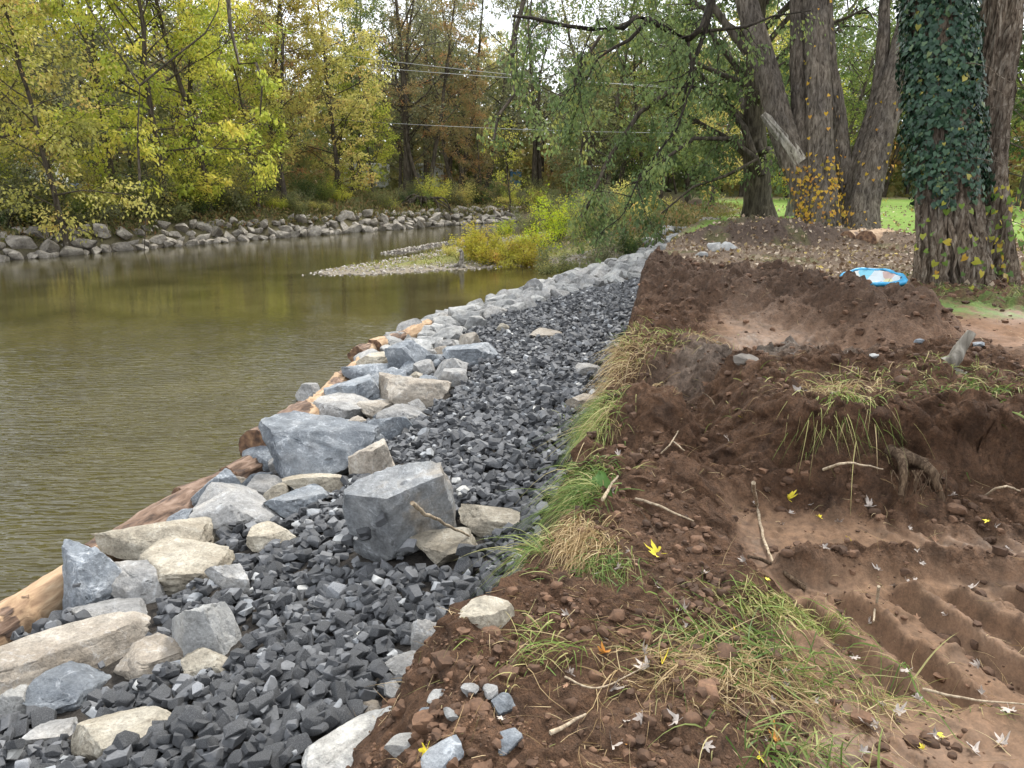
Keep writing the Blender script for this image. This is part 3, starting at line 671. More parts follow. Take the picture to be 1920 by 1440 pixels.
hh = N(t, 'ShaderNodeMath', operation='MULTIPLY_ADD'); t.links.new(pk.outputs['Color'], hh.inputs[0]); hh.inputs[1].default_value = -.8; t.links.new(n1.outputs['Fac'], hh.inputs[2])
t.links.new(bump(t, hh.outputs[0], .8, .02), b.inputs['Normal']); M['log'] = m
m, t, b = nodes('cut_wood'); b.inputs['Roughness'].default_value = .8
tcn = N(t, 'ShaderNodeTexCoord'); wv = N(t, 'ShaderNodeTexNoise', Scale=14.0, Detail=6.0); t.links.new(tcn.outputs['Object'], wv.inputs['Vector'])
r = ramp(t, [(.35, (.05,.026,.014)), (.5, (.13,.07,.038)), (.7, (.27,.16,.085))], wv.outputs['Fac']); t.links.new(r.outputs['Color'], b.inputs['Base Color']); M['cut'] = m
def log(u0, v0, u1, v1, r0, r1, label, peel=.35, h=.16, z0=None):
    r0 *= 1.1; r1 *= 1.1
    a = P(u0, v0, h); b_ = P(u1, v1, h); a[2] = z0 if z0 is not None else h; b_[2] = h
    L = np.linalg.norm(b_-a); d = (b_-a)/L; mid = (a+b_)/2
    root = thing('log', mid, label, 'log'); q = Vector(d).to_track_quat('X', 'Z'); root.rotation_euler = q.to_euler()
    n = max(20, int(L*30)); sd = 48; s = np.linspace(-L/2, L/2, n); th = np.arange(sd)/sd*2*math.pi
    S, T = np.meshgrid(s, th, indexing='ij'); rr = r0+(r1-r0)*(S/L+.5)
    seed = int(abs(u0)+v0)
    rr = rr*(1+.05*perlin(S*2, T*0+1, seed)+.05*np.cos(2*T+seed))+.018*np.abs(fbm(S*3, T*3, 3, seed))+.03*np.exp(-((perlin(S*1.7, np.cos(T)*1.2, seed+2)-.45)/.08)**2)
    bend = .04*np.sin((S/L+.5)*math.pi+seed)*min(L, 3)
    V = np.stack([S, rr*np.cos(T)+bend, rr*np.sin(T)], -1).reshape(-1, 3)
    i = np.arange(n-1)[:, None]*sd; j = np.arange(sd)[None]; k = (j+1) % sd
    F = np.stack([i+j, i+k, i+sd+k, i+sd+j], -1).reshape(-1, 4)[:, ::-1]
    obj('bark', make_mesh('bark', V, F, M['log'], {'rnd': np.full(len(V), peel)}, True), root)
    for e, sgn in ((0, -1), (n-1, 1)):
        ring = V[e*sd:(e+1)*sd]; ctr = ring.mean(0); ac = Acc()
        inner = ctr+(ring-ctr)*.93; inner[:, 0] += sgn*.004; ring2 = ctr+(ring-ctr)*.995
        VV = np.vstack([ring2, inner, ctr+np.array((sgn*.006, 0, 0))]); jj = np.arange(sd); kk = (jj+1) % sd
        F1 = np.stack([jj, kk, kk+sd, jj+sd], -1); F2 = np.stack([jj+sd, kk+sd, np.full(sd, 2*sd)], -1)
        if sgn < 0: F1 = F1[:, ::-1]; F2 = F2[:, ::-1]
        ac.add(VV, F1[:, ::-1]); ac.F.setdefault(3, []).append(F2[:, ::-1])
        obj('cut_end', ac.mesh('cut_end', M['cut']), root)
    for sg in np.linspace(-L/2, L/2, 30):
        w_ = np.array(mid)+d*sg; ix = int((w_[0]-HMX0)/HMS); iy = int((w_[1]-HMY0)/HMS); k2 = int(r0/HMS)
        if 0 < ix-k2 and ix+k2 < HMN[0] and 0 < iy-k2 and iy+k2 < HMN[1]: HMAP[ix-k2:ix+k2, iy-k2:iy+k2] = np.maximum(HMAP[ix-k2:ix+k2, iy-k2:iy+k2], h+r0*.5)
    return root
log(-140, 1270, 205, 1050, .155, .145, 'thick peeled orange-tan log with strips of bark at the lower left waterline', .58)
log(175, 1062, 365, 950, .14, .15, 'bark-covered dark log between the peeled orange log and the upright blue-grey boulder', .30)
log(340, 945, 480, 885, .13, .13, 'short brown log running behind the upright blue-grey boulder', .35, .12)
log(425, 905, 560, 842, .14, .14, 'low reddish log under the large sawn log end', .42, .14)
log(478, 846, 582, 782, .20, .17, 'thick sawn log with its dark cut end facing the camera', .40, .30)
log(575, 775, 700, 680, .13, .11, 'long split peeled log behind the wedge-shaped boulder', .56, .15)
log(672, 668, 700, 652, .12, .11, 'short stub of log with a round reddish cut end', .5, .15)
log(705, 655, 800, 612, .14, .12, 'splintered tan log lying on the shore before the white rock band', .55, .17)
log(812, 612, 905, 575, .13, .10, 'orange-brown log among the pale rocks at the start of the white band', .5, .14)
log(1040, 535, 1150, 505, .14, .12, 'farthest log at the waterline of the white rock band', .5, .14)

# ------------------------------------------------------------------ dark crushed gravel, dropped stone by stone onto the slope
rs = np.random.RandomState(11)
GV = [polyhedron(rs, rs.randint(5, 9), (1, rs.uniform(.62, .9), rs.uniform(.42, .68)), .045) for _ in range(26)]
GVf = [polyhedron(rs, 6, (1, rs.uniform(.65, .9), rs.uniform(.45, .68)), 0) for _ in range(16)]
near_me = [stone_mesh('gravel_stone', V, F, M['gravel']) for V, F in GV]
near_lt = [stone_mesh('pale_stone', V, F, M['gravel_light']) for V, F in GV[:8]]
cand = []
N_ST = 27000
BM2 = BM.copy()
for dx in (-1, 0, 1):
    for dy in (-1, 0, 1): BM2 |= np.roll(np.roll(BM, dx, 0), dy, 1)
BM = BM2
y = 1.5+(rs.rand(N_ST*2)**1.12)*16; s = rs.rand(N_ST*2)*1.12-.02
xl = np.interp(y, SH_Y, SH_X); xr = np.interp(y, XR_Y, XR_X); x = xl+s*(xr-xl)
lo = np.interp(y, LO_Y, LO_S)-.03
lo = lo+.05*perlin(y*2.2, x*0, 4)
keep = (s > lo) & ~((y < 2.6) & (x > np.interp(y, [1.5, 2.4, 2.6], [-.9, -.72, -.62])))
dens = np.ones(len(y)); x, y = x[keep][:N_ST], y[keep][:N_ST]
placed = []
for k in range(len(x)):
    d = .022+.031*rs.rand()**1.5+(.022 if rs.rand() < .09 else 0)
    if y[k] < 4: d *= 1.0
    d *= .94
    cx, cyy = x[k], y[k]; ix = int((cx-HMX0)/HMS); iy = int((cyy-HMY0)/HMS); q = max(1, int(d*.75/HMS))
    if ix-q < 0 or iy-q < 0 or ix+q+1 >= HMN[0] or iy+q+1 >= HMN[1]: continue
    patch = HMAP[ix-q:ix+q+1, iy-q:iy+q+1]
    if BM[ix, iy] and rs.rand() > .012: continue
    if BM[max(0,ix-q):ix+q, max(0,iy-q):iy+q].mean() > .45 and rs.rand() > .06: continue
    if y[k] > 2.2 and cx > np.interp(cyy, XR_Y, XR_X)+.03: continue
    base = Hs_cache = None
    zc = np.percentile(patch, 55)
    rxy = (rs.uniform(-.6, .6), rs.uniform(-.6, .6), rs.uniform(0, 6.28))
    z = zc+d*.22
    X, Y = np.ogrid[-q:q+1, -q:q+1]; rr = (X*X+Y*Y)*(HMS/d)**2*1.15
    top = z+d*.5*np.sqrt(np.clip(1-rr, 0, 1)); patch[rr < 1] = np.maximum(patch, top)[rr < 1]
    placed.append((cx, cyy, z, d, rxy))
placed = np.array([(a, b_, c_, d, *r_) for a, b_, c_, d, r_ in placed])
# drop stones that later ones buried completely
ixs = ((placed[:,0]-HMX0)/HMS).astype(int); iys = ((placed[:,1]-HMY0)/HMS).astype(int)
vis = placed[:,2]+placed[:,3]*1.5 > HMAP[ixs, iys]; placed = placed[vis]
# the individually built ones are those showing largest in the photograph
cz = placed[:,2]; yy = placed[:,1]; dep = yy*math.cos(PITCH)+(CAM_H-cz)*math.sin(PITCH)
uu = 960+F_PX*placed[:,0]/dep; vv = 720-F_PX*(-(CAM_H-cz)*math.cos(PITCH)+yy*math.sin(PITCH))/dep
inview = (uu > -10) & (vv < 1455)
top_ = placed[:,2] > HMAP[((placed[:,0]-HMX0)/HMS).astype(int), ((placed[:,1]-HMY0)/HMS).astype(int)]-placed[:,3]*.6
score = np.where(inview & top_, placed[:,3]/dep, 0); order = np.argsort(-score)
ind = set(order[:292].tolist()); acc = Acc(); accl = Acc()
for k, (a, b_, c_, d, r1_, r2_, r3_) in enumerate(placed):
    light = (k*7919) % 100 < 5
    if k in ind:
        if light: o = obj('pale_stone', near_lt[k % 8], None, (a, b_, c_), (r1_, r2_, r3_), (d, d, d)); tag(o, 'pale grey broken stone among the dark crushed stones', 'stone', 'pale stones among the dark gravel')
        else: o = obj('gravel_stone', near_me[k % 26], None, (a, b_, c_), (r1_, r2_, r3_), (d, d, d)); tag(o, 'angular dark grey crushed stone in the near part of the gravel slope', 'stone', 'dark crushed stones of the gravel slope')
    else:
        V, F = GV[k % 26] if dep[k] < 6.5 else GVf[k % 16]
        Rm = np.array(Euler((r1_, r2_, r3_)).to_matrix()); V = (V*d)@Rm.T+np.array((a, b_, c_))
        (accl if light else acc).add(V, F, (k*31 % 97)/97)
def world_rock(name, c1, c2, c3):
    m, t, b = nodes(name); b.inputs['Roughness'].default_value = .7; b.inputs['Specular IOR Level'].default_value = .35
    g = N(t, 'ShaderNodeNewGeometry'); a = N(t, 'ShaderNodeAttribute', attribute_name='rnd'); n1 = N(t, 'ShaderNodeTexNoise', Scale=24.0, Detail=7.0, Roughness=.65); n2 = N(t, 'ShaderNodeTexNoise', Scale=110.0, Detail=4.0)
    for n in (n1, n2): t.links.new(g.outputs['Position'], n.inputs['Vector'])
    r = ramp(t, [(0, c1), (.55, c2), (1, c3)], a.outputs['Fac']); f = ramp(t, [(.3, (.72,.72,.72)), (.72, (1.35,1.35,1.35))], n1.outputs['Fac'])
    t.links.new(mixc(t, r.outputs['Color'], f.outputs['Color'], 1.0, 'MULTIPLY'), b.inputs['Base Color'])
    t.links.new(bump(t, n2.outputs['Fac'], .4, .006, bump(t, n1.outputs['Fac'], .4, .02)), b.inputs['Normal']); return m
M['gravel_far'] = world_rock('crushed_stone_mass', (.038,.0395,.042), (.076,.078,.083), (.155,.158,.163)); M['gravel_far_l'] = world_rock('pale_stone_mass', (.2,.21,.22), (.3,.31,.32), (.42,.41,.38))
me = acc.mesh('gravel', M['gravel_far'], True); me.set_sharp_from_angle(angle=R(30)); tag(obj('gravel', me), 'dark crushed stone covering the slope between the rocks and the dug bank', 'gravel', kind='stuff')
me = accl.mesh('pale_gravel', M['gravel_far_l'], True); me.set_sharp_from_angle(angle=R(30)); tag(obj('pale_gravel', me), 'pale stone chips mixed through the dark crushed gravel', 'gravel', kind='stuff')
#@@PART3@@
# ------------------------------------------------------------------ foliage
def leaf_quads(C, size, rs, droop=.3, aspect=.55, rnd=None, D=None):
    """one folded diamond leaf (4 verts, 2 tris) per centre"""
    n = len(C); D = rs.normal(size=(n, 3)) if D is None else D+rs.normal(size=(n, 3))*.5
    D[:, 2] -= droop*1.2; D /= np.linalg.norm(D, axis=1)[:, None]
    U = rs.normal(size=(n, 3)); U[:, 2] += 1.0; S = np.cross(D, U); S /= np.linalg.norm(S, axis=1)[:, None]+1e-9
    Nn = np.cross(S, D); sz = (size*rs.uniform(.6, 1.35, n))[:, None]
    a = C; b = C+D*sz*.45+S*sz*aspect*.5+Nn*sz*.1; c = C+D*sz; d = C+D*sz*.45-S*sz*aspect*.5+Nn*sz*.1
    V = np.stack([a, b, c, d], 1).reshape(-1, 3); i = np.arange(n)[:, None]*4
    F = np.vstack([i+np.array([[0, 1, 2]]), i+np.array([[0, 2, 3]])])
    rnd = rs.rand(n) if rnd is None else rnd
    return V, F, np.repeat(rnd, 4)
def wander(rs, p, d, L, n, wig=.15, grav=0., up=0.):
    pts = [np.array(p, float)]; d = np.array(d, float)
    for i in range(n):
        d = d+rs.normal(size=3)*wig; d[2] += up-grav; d /= np.linalg.norm(d); pts.append(pts[-1]+d*L/n)
    return np.array(pts)
def perp(rs, d, ang):
    q = rs.normal(size=3); q -= d*np.dot(q, d); q /= np.linalg.norm(q)+1e-9
    return d*math.cos(ang)+q*math.sin(ang)
def grow_tree(seed, h=14, r0=.2, first=.18, spread=4.0, n1=22, n2=7, n3=4, leaves=9, lsize=.14, lean=(0, 0), grav=.03, cl=.35, multi=1, extra=(), top=1.0, wig=.06, holes=.0, shape='oval', twiggy=0, sides=10):
    """returns (trunk Acc, crown arrays). Trunk carries limbs; crown = leaves on every twig"""
    rs = np.random.RandomState(seed); A = Acc(); C = []; DD = []; RN = []
    stems = []
    for m_ in range(multi):
        d = np.array((lean[0]+rs.normal()*.18*(multi > 1), lean[1]+rs.normal()*.18*(multi > 1), 1.)); d /= np.linalg.norm(d)
        p = wander(rs, (rs.normal()*.2*(multi > 1), rs.normal()*.2*(multi > 1), -.3), d, h*(1-.12*m_), 12, wig, 0, .05)
        rad = r0*(1-.15*m_)*np.linspace(1, .12, len(p))**.9; rad[0] *= 1.5; rad[1] *= 1.05
        tube(A, p, rad, sides); stems.append((p, rad))
    limbs = []; sprays = []
    for p, rad in stems:
        k1 = n1//multi
        for k in range(k1):
            f = first+(1-first)*((k+rs.rand())/k1)**.9; i = f*(len(p)-1); i0 = int(min(i, len(p)-2)); q = p[i0]+(p[i0+1]-p[i0])*(i-i0)
            z = (f-first)/(1-first); prof = {'oval': math.sin(min(1, z*.86+.18)*math.pi)**.7, 'cone': 1.05-z*.85, 'round': (1-(z*1.3-.5)**2*.9)}[shape]
            L = spread*max(.22, prof)*rs.uniform(.7, 1.15); ang = R(rs.uniform(48, 85))*(1-.35*z)
            az = k*2.4+rs.rand(); dd = np.array((math.cos(az)*math.sin(ang), math.sin(az)*math.sin(ang), math.cos(ang)))
            limbs.append((wander(rs, q, dd, L, 6, .13, grav, .03), r0*.32*(L/spread)**.8*(1-.5*z), L))
    for e in extra:
        p = np.array(e[0], float); L = np.linalg.norm(np.diff(p, axis=0), axis=1).sum(); 
        tube(A, p, np.linspace(e[1], e[1]*.35, len(p)), 7); 
        if e[2]: sprays.append((p, L, e[2]))
    for p, r, L in limbs:
        if r: tube(A, p, np.linspace(r, r*.25, len(p)), 6)
        k2 = max(2, int(n2*(L/spread)**.7))
        for k in range(k2):
            f = .2+.8*(k+rs.rand())/k2; i = f*(len(p)-1); i0 = int(min(i, len(p)-2)); q = p[i0]+(p[i0+1]-p[i0])*(i-i0)
            d = p[i0+1]-p[i0]; d /= np.linalg.norm(d)+1e-9; d = perp(rs, d, R(rs.uniform(25, 65))); d[2] *= .6
            L2 = L*rs.uniform(.22, .42)*(1.15-f*.5); pp = wander(rs, q, d, L2, 4, .2, grav*1.5); tube(A, pp, np.linspace(max(.012, r*.28), .006, 5), 4)
            if rs.rand() < twiggy:
                tube(A, wander(rs, pp[-1], d, L2, 4, .3, grav), np.linspace(.01, .003, 5), 3); 
            if rs.rand() < holes: continue
            hue = rs.rand()
            for k_ in range(n3):
                g = rs.uniform(.2, 1)*4; g0 = int(min(g, 3)); qq = pp[g0]+(pp[g0+1]-pp[g0])*(g-g0)
                dd = perp(rs, (pp[g0+1]-pp[g0])/(np.linalg.norm(pp[g0+1]-pp[g0])+1e-9), R(rs.uniform(20, 80))); L3 = rs.uniform(.35, 1.0)*cl*2
                p3 = wander(rs, qq, dd, L3, 3, .25, grav*2); tube(A, p3, (.008, .006, .005, .003), 3)
                tt = rs.rand(leaves)*3; t0 = tt.astype(int).clip(0, 2); base = p3[t0]+(p3[t0+1]-p3[t0])*(tt-t0)[:, None]
                C.append(base+rs.normal(size=(leaves, 3))*cl*np.array((.5, .5, .28))); DD.append(np.tile(dd, (leaves, 1)))
                RN.append(np.clip(hue*.6+rs.rand()*.2+rs.rand(leaves)*.35-.05, 0, 1))
    for p, L, dens in sprays:                      # airy hanging sprays along a long bough
        for k in range(int(L*dens)):
            i = rs.uniform(.12, 1)*(len(p)-1); i0 = int(min(i, len(p)-2)); q = p[i0]+(p[i0+1]-p[i0])*(i-i0); d = p[i0+1]-p[i0]; d /= np.linalg.norm(d)+1e-9; d = perp(rs, d, R(rs.uniform(25, 80)))
            L2 = rs.uniform(.5, 2.1); pp = wander(rs, q, d, L2, 6, .22, .13); tube(A, pp, np.linspace(.018, .005, 7), 4); hue = rs.rand()
            for k_ in range(int(3+L2*4)):
                g = rs.uniform(1, 6)**1.0; g0 = int(min(g, 5)); qq = pp[g0]+(pp[g0+1]-pp[g0])*(g-g0); dd = perp(rs, np.array((0, 0, -1.)), R(rs.uniform(10, 80))); p3 = wander(rs, qq, dd, rs.uniform(.25, .7), 3, .25, .1); tube(A, p3, (.006, .005, .004, .002), 3)
                nl = max(4, leaves-1); tt = rs.rand(nl)*3; t0 = tt.astype(int).clip(0, 2); C.append(p3[t0]+(p3[t0+1]-p3[t0])*(tt-t0)[:, None]+rs.normal(size=(nl, 3))*.10); DD.append(np.tile(dd, (nl, 1))); RN.append(np.clip(hue*.6+rs.rand(nl)*.4, 0, 1))
    C = np.concatenate(C); DD = np.concatenate(DD); RN = np.concatenate(RN)
    return A, leaf_quads(C, lsize, rs, grav*8+.2, .6, RN, DD)
LM = {
 'yellowgreen': leaf_mat('leaves_yellow_green', [(0, (.19,.26,.035)), (.35, (.42,.47,.07)), (.65, (.62,.60,.10)), (1, (.75,.62,.14))], .52),
 'gold': leaf_mat('leaves_gold', [(0, (.22,.24,.06)), (.35, (.46,.44,.12)), (.7, (.62,.54,.16)), (1, (.56,.34,.12))], .5),
 'rust': leaf_mat('leaves_rust', [(0, (.15,.15,.06)), (.4, (.27,.23,.09)), (.75, (.38,.25,.10)), (1, (.46,.20,.09))], .45),
 'olive': leaf_mat('leaves_olive', [(0, (.09,.11,.04)), (.5, (.18,.20,.08)), (.8, (.29,.28,.10)), (1, (.44,.38,.12))], .42),
 'dark': leaf_mat('leaves_deep_green', [(0, (.03,.055,.018)), (.5, (.06,.105,.03)), (.85, (.10,.15,.035)), (1, (.28,.26,.05))], .35),
 'mid': leaf_mat('leaves_mid_green', [(0, (.08,.12,.03)), (.5, (.15,.21,.05)), (.85, (.26,.29,.07)), (1, (.46,.40,.09))], .45),
 'grey': leaf_mat('leaves_grey_green', [(0, (.11,.12,.065)), (.5, (.20,.21,.11)), (.85, (.30,.29,.14)), (1, (.42,.36,.14))], .4),
 'bright': leaf_mat('leaves_bright_lime', [(0, (.22,.34,.02)), (.5, (.38,.48,.03)), (1, (.62,.56,.05))], .5),
}
VAR = {}
def variant(key, **kw):
    A, (V, F, rn) = grow_tree(**kw); VAR[key] = (A.mesh('trunk', M['bark_far'], True), make_mesh('crown', V, F, LM['olive'], {'rnd': rn}))
variant('a', seed=1, h=15, r0=.18, first=.10, spread=4.4, n1=36, n2=9, n3=4, leaves=13, lsize=.17, grav=.05)
variant('b', seed=2, h=17, r0=.16, first=.12, spread=3.6, n1=40, n2=8, n3=4, leaves=13, lsize=.15, grav=.02, cl=.32)
variant('c', seed=3, h=18, r0=.22, first=.16, spread=5.0, n1=38, n2=9, n3=4, leaves=13, lsize=.16, grav=.02, multi=2, holes=.1)
variant('d', seed=4, h=12, r0=.12, first=.06, spread=3.2, n1=30, n2=8, n3=4, leaves=13, lsize=.15, grav=.06, shape='round')
variant('e', seed=5, h=18, r0=.28, first=.22, spread=5.4, n1=34, n2=9, n3=4, leaves=10, lsize=.17, grav=.0, multi=2, holes=.15, twiggy=.5)
variant('f', seed=6, h=9, r0=.08, first=.1, spread=2.2, n1=16, n2=6, n3=3, leaves=8, lsize=.14, grav=.05, holes=.15, twiggy=.4)
def put_tree(key, x, y, mat, label, group=None, s=1., rz=None, bark=None, name='tree'):
    r = thing(name, (x, y, Hs(x, y)-.05), label, 'tree', group, rz if rz is not None else (x*7.7+y*3.1) % 6.28); r.scale = (s, s, s)
    tk = obj('trunk', VAR[key][0], r); cr_ = obj('crown', VAR[key][1], r)
    cr_.material_slots[0].link = 'OBJECT'; cr_.material_slots[0].material = LM[mat]
    if bark: tk.material_slots[0].link = 'OBJECT'; tk.material_slots[0].material = M[bark]
    return r
def PX(u, y, dy=0):   # x at world depth y under photo column u
    return (u-960)/F_PX*(y*.9646+1.3*.264)
FB = 'trees along the far bank'
# custom front tree on the far bank, with the bare crossing branches seen against its leaves
def world_line(base, pts, t): return [PD(u, v, t)-np.array(base) for u, v in pts]
bx, by = PX(312, 37.5), 37.5; bz = Hs(bx, by); base = (bx, by, bz-.05)
ex = [(world_line(base, [(262,160),(330,105),(385,62),(408,20),(415,-25)], 31), .05, .0), (world_line(base, [(262,160),(215,90),(170,20),(140,-40)], 31), .04, 0),
      (world_line(base, [(262,340),(258,250),(262,160)], 31.5), .06, 0), (world_line(base, [(480,118),(492,150),(488,215),(430,250)], 31), .055, .6), (world_line(base, [(425,-30),(432,50),(448,120),(480,118)], 31), .10, 0),
      (world_line(base, [(430,60),(405,120),(430,180),(480,215)], 31), .02, .5), (world_line(base, [(270,480),(275,380),(262,340)], 31.5), .02, 0)]
A, (V, F, rn) = grow_tree(seed=12, h=15.5, r0=.17, first=.08, spread=5.6, n1=44, n2=10, n3=4, leaves=14, lsize=.19, grav=.06, extra=ex)
r = thing('maple_tree', base, 'large yellow-green tree on the far bank with dark crossing branches and a kinked bare limb', 'tree')
obj('trunk', A.mesh('trunk', M['bark_far'], True), r); obj('crown', make_mesh('crown', V, F, LM['yellowgreen'], {'rnd': rn}), r)
for key, u, y, mat, s, lab in [
 ('d', 120, 31, 'gold', 1.05, 'small yellow-orange tree leaning over rocks near the left edge of the far bank'),
 ('a', -40, 31.5, 'yellowgreen', 1.0, 'yellow-green tree cut by the left edge of the picture on the far bank'),
 ('f', 20, 34, 'olive', 1.0, 'twiggy half-bare young tree at the far left bank'),
 ('f', 215, 37, 'grey', .95, 'bare grey-twigged sapling left of the large yellow-green tree'),
 ('b', 392, 40, 'yellowgreen', 1.05, 'bright yellow-green tree just right of the large crossing-branch tree'),
 ('b', 535, 45, 'gold', 1.05, 'slender golden-orange tree with a dark trunk at the stony far bank'),
 ('d', 485, 43, 'yellowgreen', .9, 'small leaning lime tree whose pale stem rises left of the golden-orange tree'),
 ('a', 640, 50, 'gold', .95, 'golden tree in front of the white trailers'),
 ('d', 700, 54, 'yellowgreen', .8, 'low yellow tree beside the big dark twin trunk'),
 ('e', 768, 60, 'grey', 1.05, 'big grey-green tree with dark twin trunks above the tangled root mound'),
 ('c', 860, 66, 'olive', 1.0, 'olive tree right of the big dark twin trunks'),
 ('d', 905, 60, 'rust', .75, 'small orange-brown tree behind the creek bend'),
 ('f', 955, 58, 'yellowgreen', .8, 'lime sapling at the far end of the creek'),
 ('e', 1010, 72, 'grey', 1.0, 'tall sparse grey-green tree behind the bushy point'),
 ('d', 1075, 56, 'olive', .9, 'leaning multi-stem olive tree behind the bushy point'),
 ('c', 1150, 70, 'olive', 1.0, 'broad olive tree behind the right end of the bushy point'),
 ('b', 1235, 58, 'mid', 1.0, 'mid-green tree rising behind the overhanging dark green branches'),
 ('c', 905, 74, 'grey', 1.25, 'tallest grey-green tree left of the creek end'), ('c', 1120, 62, 'olive', 1.2, 'tall olive tree filling the gap above the bushy point'), ('b', 1200, 66, 'mid', 1.2, 'tall narrow green tree right of the tall olive one'), ('e', 800, 78, 'olive', 1.2, 'tall olive tree behind the big dark twin trunks'),
 ('a', 1330, 52, 'gold', .95, 'yellowing tree seen through gaps left of the dark-trunked tree')]:
    put_tree(key, PX(u, y), y, mat, lab, None, s)
ORDN = ['first','second','third','fourth','fifth','sixth','seventh','eighth','ninth','tenth','eleventh','twelfth','thirteenth','fourteenth','fifteenth','sixteenth','seventeenth','eighteenth','nineteenth','twentieth']
WD = {'yellowgreen': 'yellow-green', 'olive': 'olive', 'gold': 'golden', 'grey': 'grey-green', 'rust': 'rusty orange', 'mid': 'mid-green', 'dark': 'dark green', 'bright': 'lime'}
rs = np.random.RandomState(3)
k = 0
for row, (y0, n) in enumerate([(42, 8), (52, 10), (64, 12)]):       # second ranks on the far side, left to centre
    for q in range(n):
        u = -220+q*(1150+row*80)/n+rs.uniform(-30, 30); y = y0+rs.uniform(-3, 3)+max(0, u)*.022
        mat = ['yellowgreen', 'olive', 'gold', 'grey', 'olive', 'rust', 'mid', 'gold'][k % 8] if u < 700 else ['olive', 'grey', 'rust', 'mid', 'gold'][k % 5]; k += 1
        put_tree('abcdea'[k % 6], PX(u, y), y, mat, '%s tree, %s from the left in the %s row behind the far bank' % (WD[mat], ORDN[q], ['first', 'second', 'last'][row]), 'trees in the ranks behind the far bank', rs.uniform(.85, 1.15))
LWN = ['left of the drooping tree, far back', 'just left of the drooping trunk, beyond the weeds', 'right behind the drooping trunk', 'between the drooping trunk and the leaning stem', 'behind the leaning stem, deepest in the row', 'seen between the vertical and right-leaning stems', 'behind the right-leaning stem', 'in the gap right of the multi-stemmed tree, middle depth', 'closest one behind the multi-stemmed tree', 'in the gap just left of the ivy tree', 'deep behind the gap left of the ivy tree', 'far back beyond the bushy point', 'right of the ivy tree, at the lawn edge', 'past the right edge, first', 'past the right edge, outermost', 'farthest grey one behind the slim pale trunk', 'farthest grey one beyond the creek end', 'behind the leaves left of the vertical stem']
for q, (u, y, mat, key) in enumerate([(1230, 75, 'gold', 'c'), (1290, 68, 'mid', 'a'), (1390, 75, 'mid', 'b'), (1470, 70, 'yellowgreen', 'c'), (1540, 82, 'mid', 'a'), (1600, 66, 'mid', 'b'), (1660, 72, 'olive', 'c'), (1560, 56, 'mid', 'b'), (1700, 74, 'mid', 'd'), (1745, 84, 'olive', 'c'), (1190, 84, 'olive', 'b'), (1840, 70, 'mid', 'c'), (1960, 66, 'dark', 'a'), (2060, 60, 'mid', 'c'), (1430, 86, 'grey', 'e'), (1110, 88, 'grey', 'c'), (1500, 60, 'yellowgreen', 'd')]):
    put_tree(key, PX(u, y), y, mat, '%s tree %s' % (WD[mat], LWN[q]), 'trees along the far edge of the lawn', 1.0+.1*(q % 3))
put_tree('a', PX(1925, 38), 38, 'dark', 'dense green lawn tree at the right edge of the picture', None, 1.25)
put_tree('a', PX(1905, 46), 46, 'mid', 'bright green spreading tree behind the dense lawn tree on the right', None, 1.2)

# distant woods: one mass closing the view on every side
rs = np.random.RandomState(9); A = Acc(); C = []; 
n = 150000; th = rs.uniform(R(-62), R(62), n); rad = rs.uniform(78, 118, n); X = rad*np.sin(th); Y = rad*np.cos(th); zt = 11.5+5*fbm(th*9, rad*.03, 3, 4)+1.6*perlin(th*40, rad*.1, 5)
Z = 1.0+zt*rs.rand(n)**1.15*1.3
th2 = rs.uniform(R(-62), R(62), 40000); r2 = rs.uniform(100, 120, 40000); th = np.concatenate([th, th2]); X = np.concatenate([X, r2*np.sin(th2)]); Y = np.concatenate([Y, r2*np.cos(th2)]); Z = np.concatenate([Z, 1+6*rs.rand(40000)]); n = len(th)
hue = np.clip(.45+.7*fbm(th*14, Z*.12, 2, 8)+rs.rand(n)*.4-.2, 0, 1)
V, F, rn = leaf_quads(np.column_stack([X, Y, Z]), .62, rs, .2, .8, hue)
wm = leaf_mat('leaves_distant', [(0, (.06,.08,.03)), (.3, (.13,.15,.055)), (.55, (.22,.22,.08)), (.8, (.34,.30,.10)), (1, (.36,.22,.09))], .4)
tk = Acc(); tk.add(V, F, rn); dw = obj('distant_woods', tk.mesh('distant_woods', wm)); tag(dw, 'far autumn woodland closing the view behind creek and lawn', 'woods', kind='stuff')
A = Acc()
for k in range(120):
    a = rs.uniform(R(-60), R(60)); q = rs.uniform(74, 112); p = wander(rs, (q*math.sin(a), q*math.cos(a), 1.2), (rs.normal()*.08, 0, 1), rs.uniform(9, 14), 5, .06); tube(A, p, np.linspace(rs.uniform(.12, .3), .06, 6), 5)
tag(obj('distant_trunks', A.mesh('distant_trunks', M['bark_far'], True)), 'dark trunks of the far woodland', 'woods', kind='stuff')

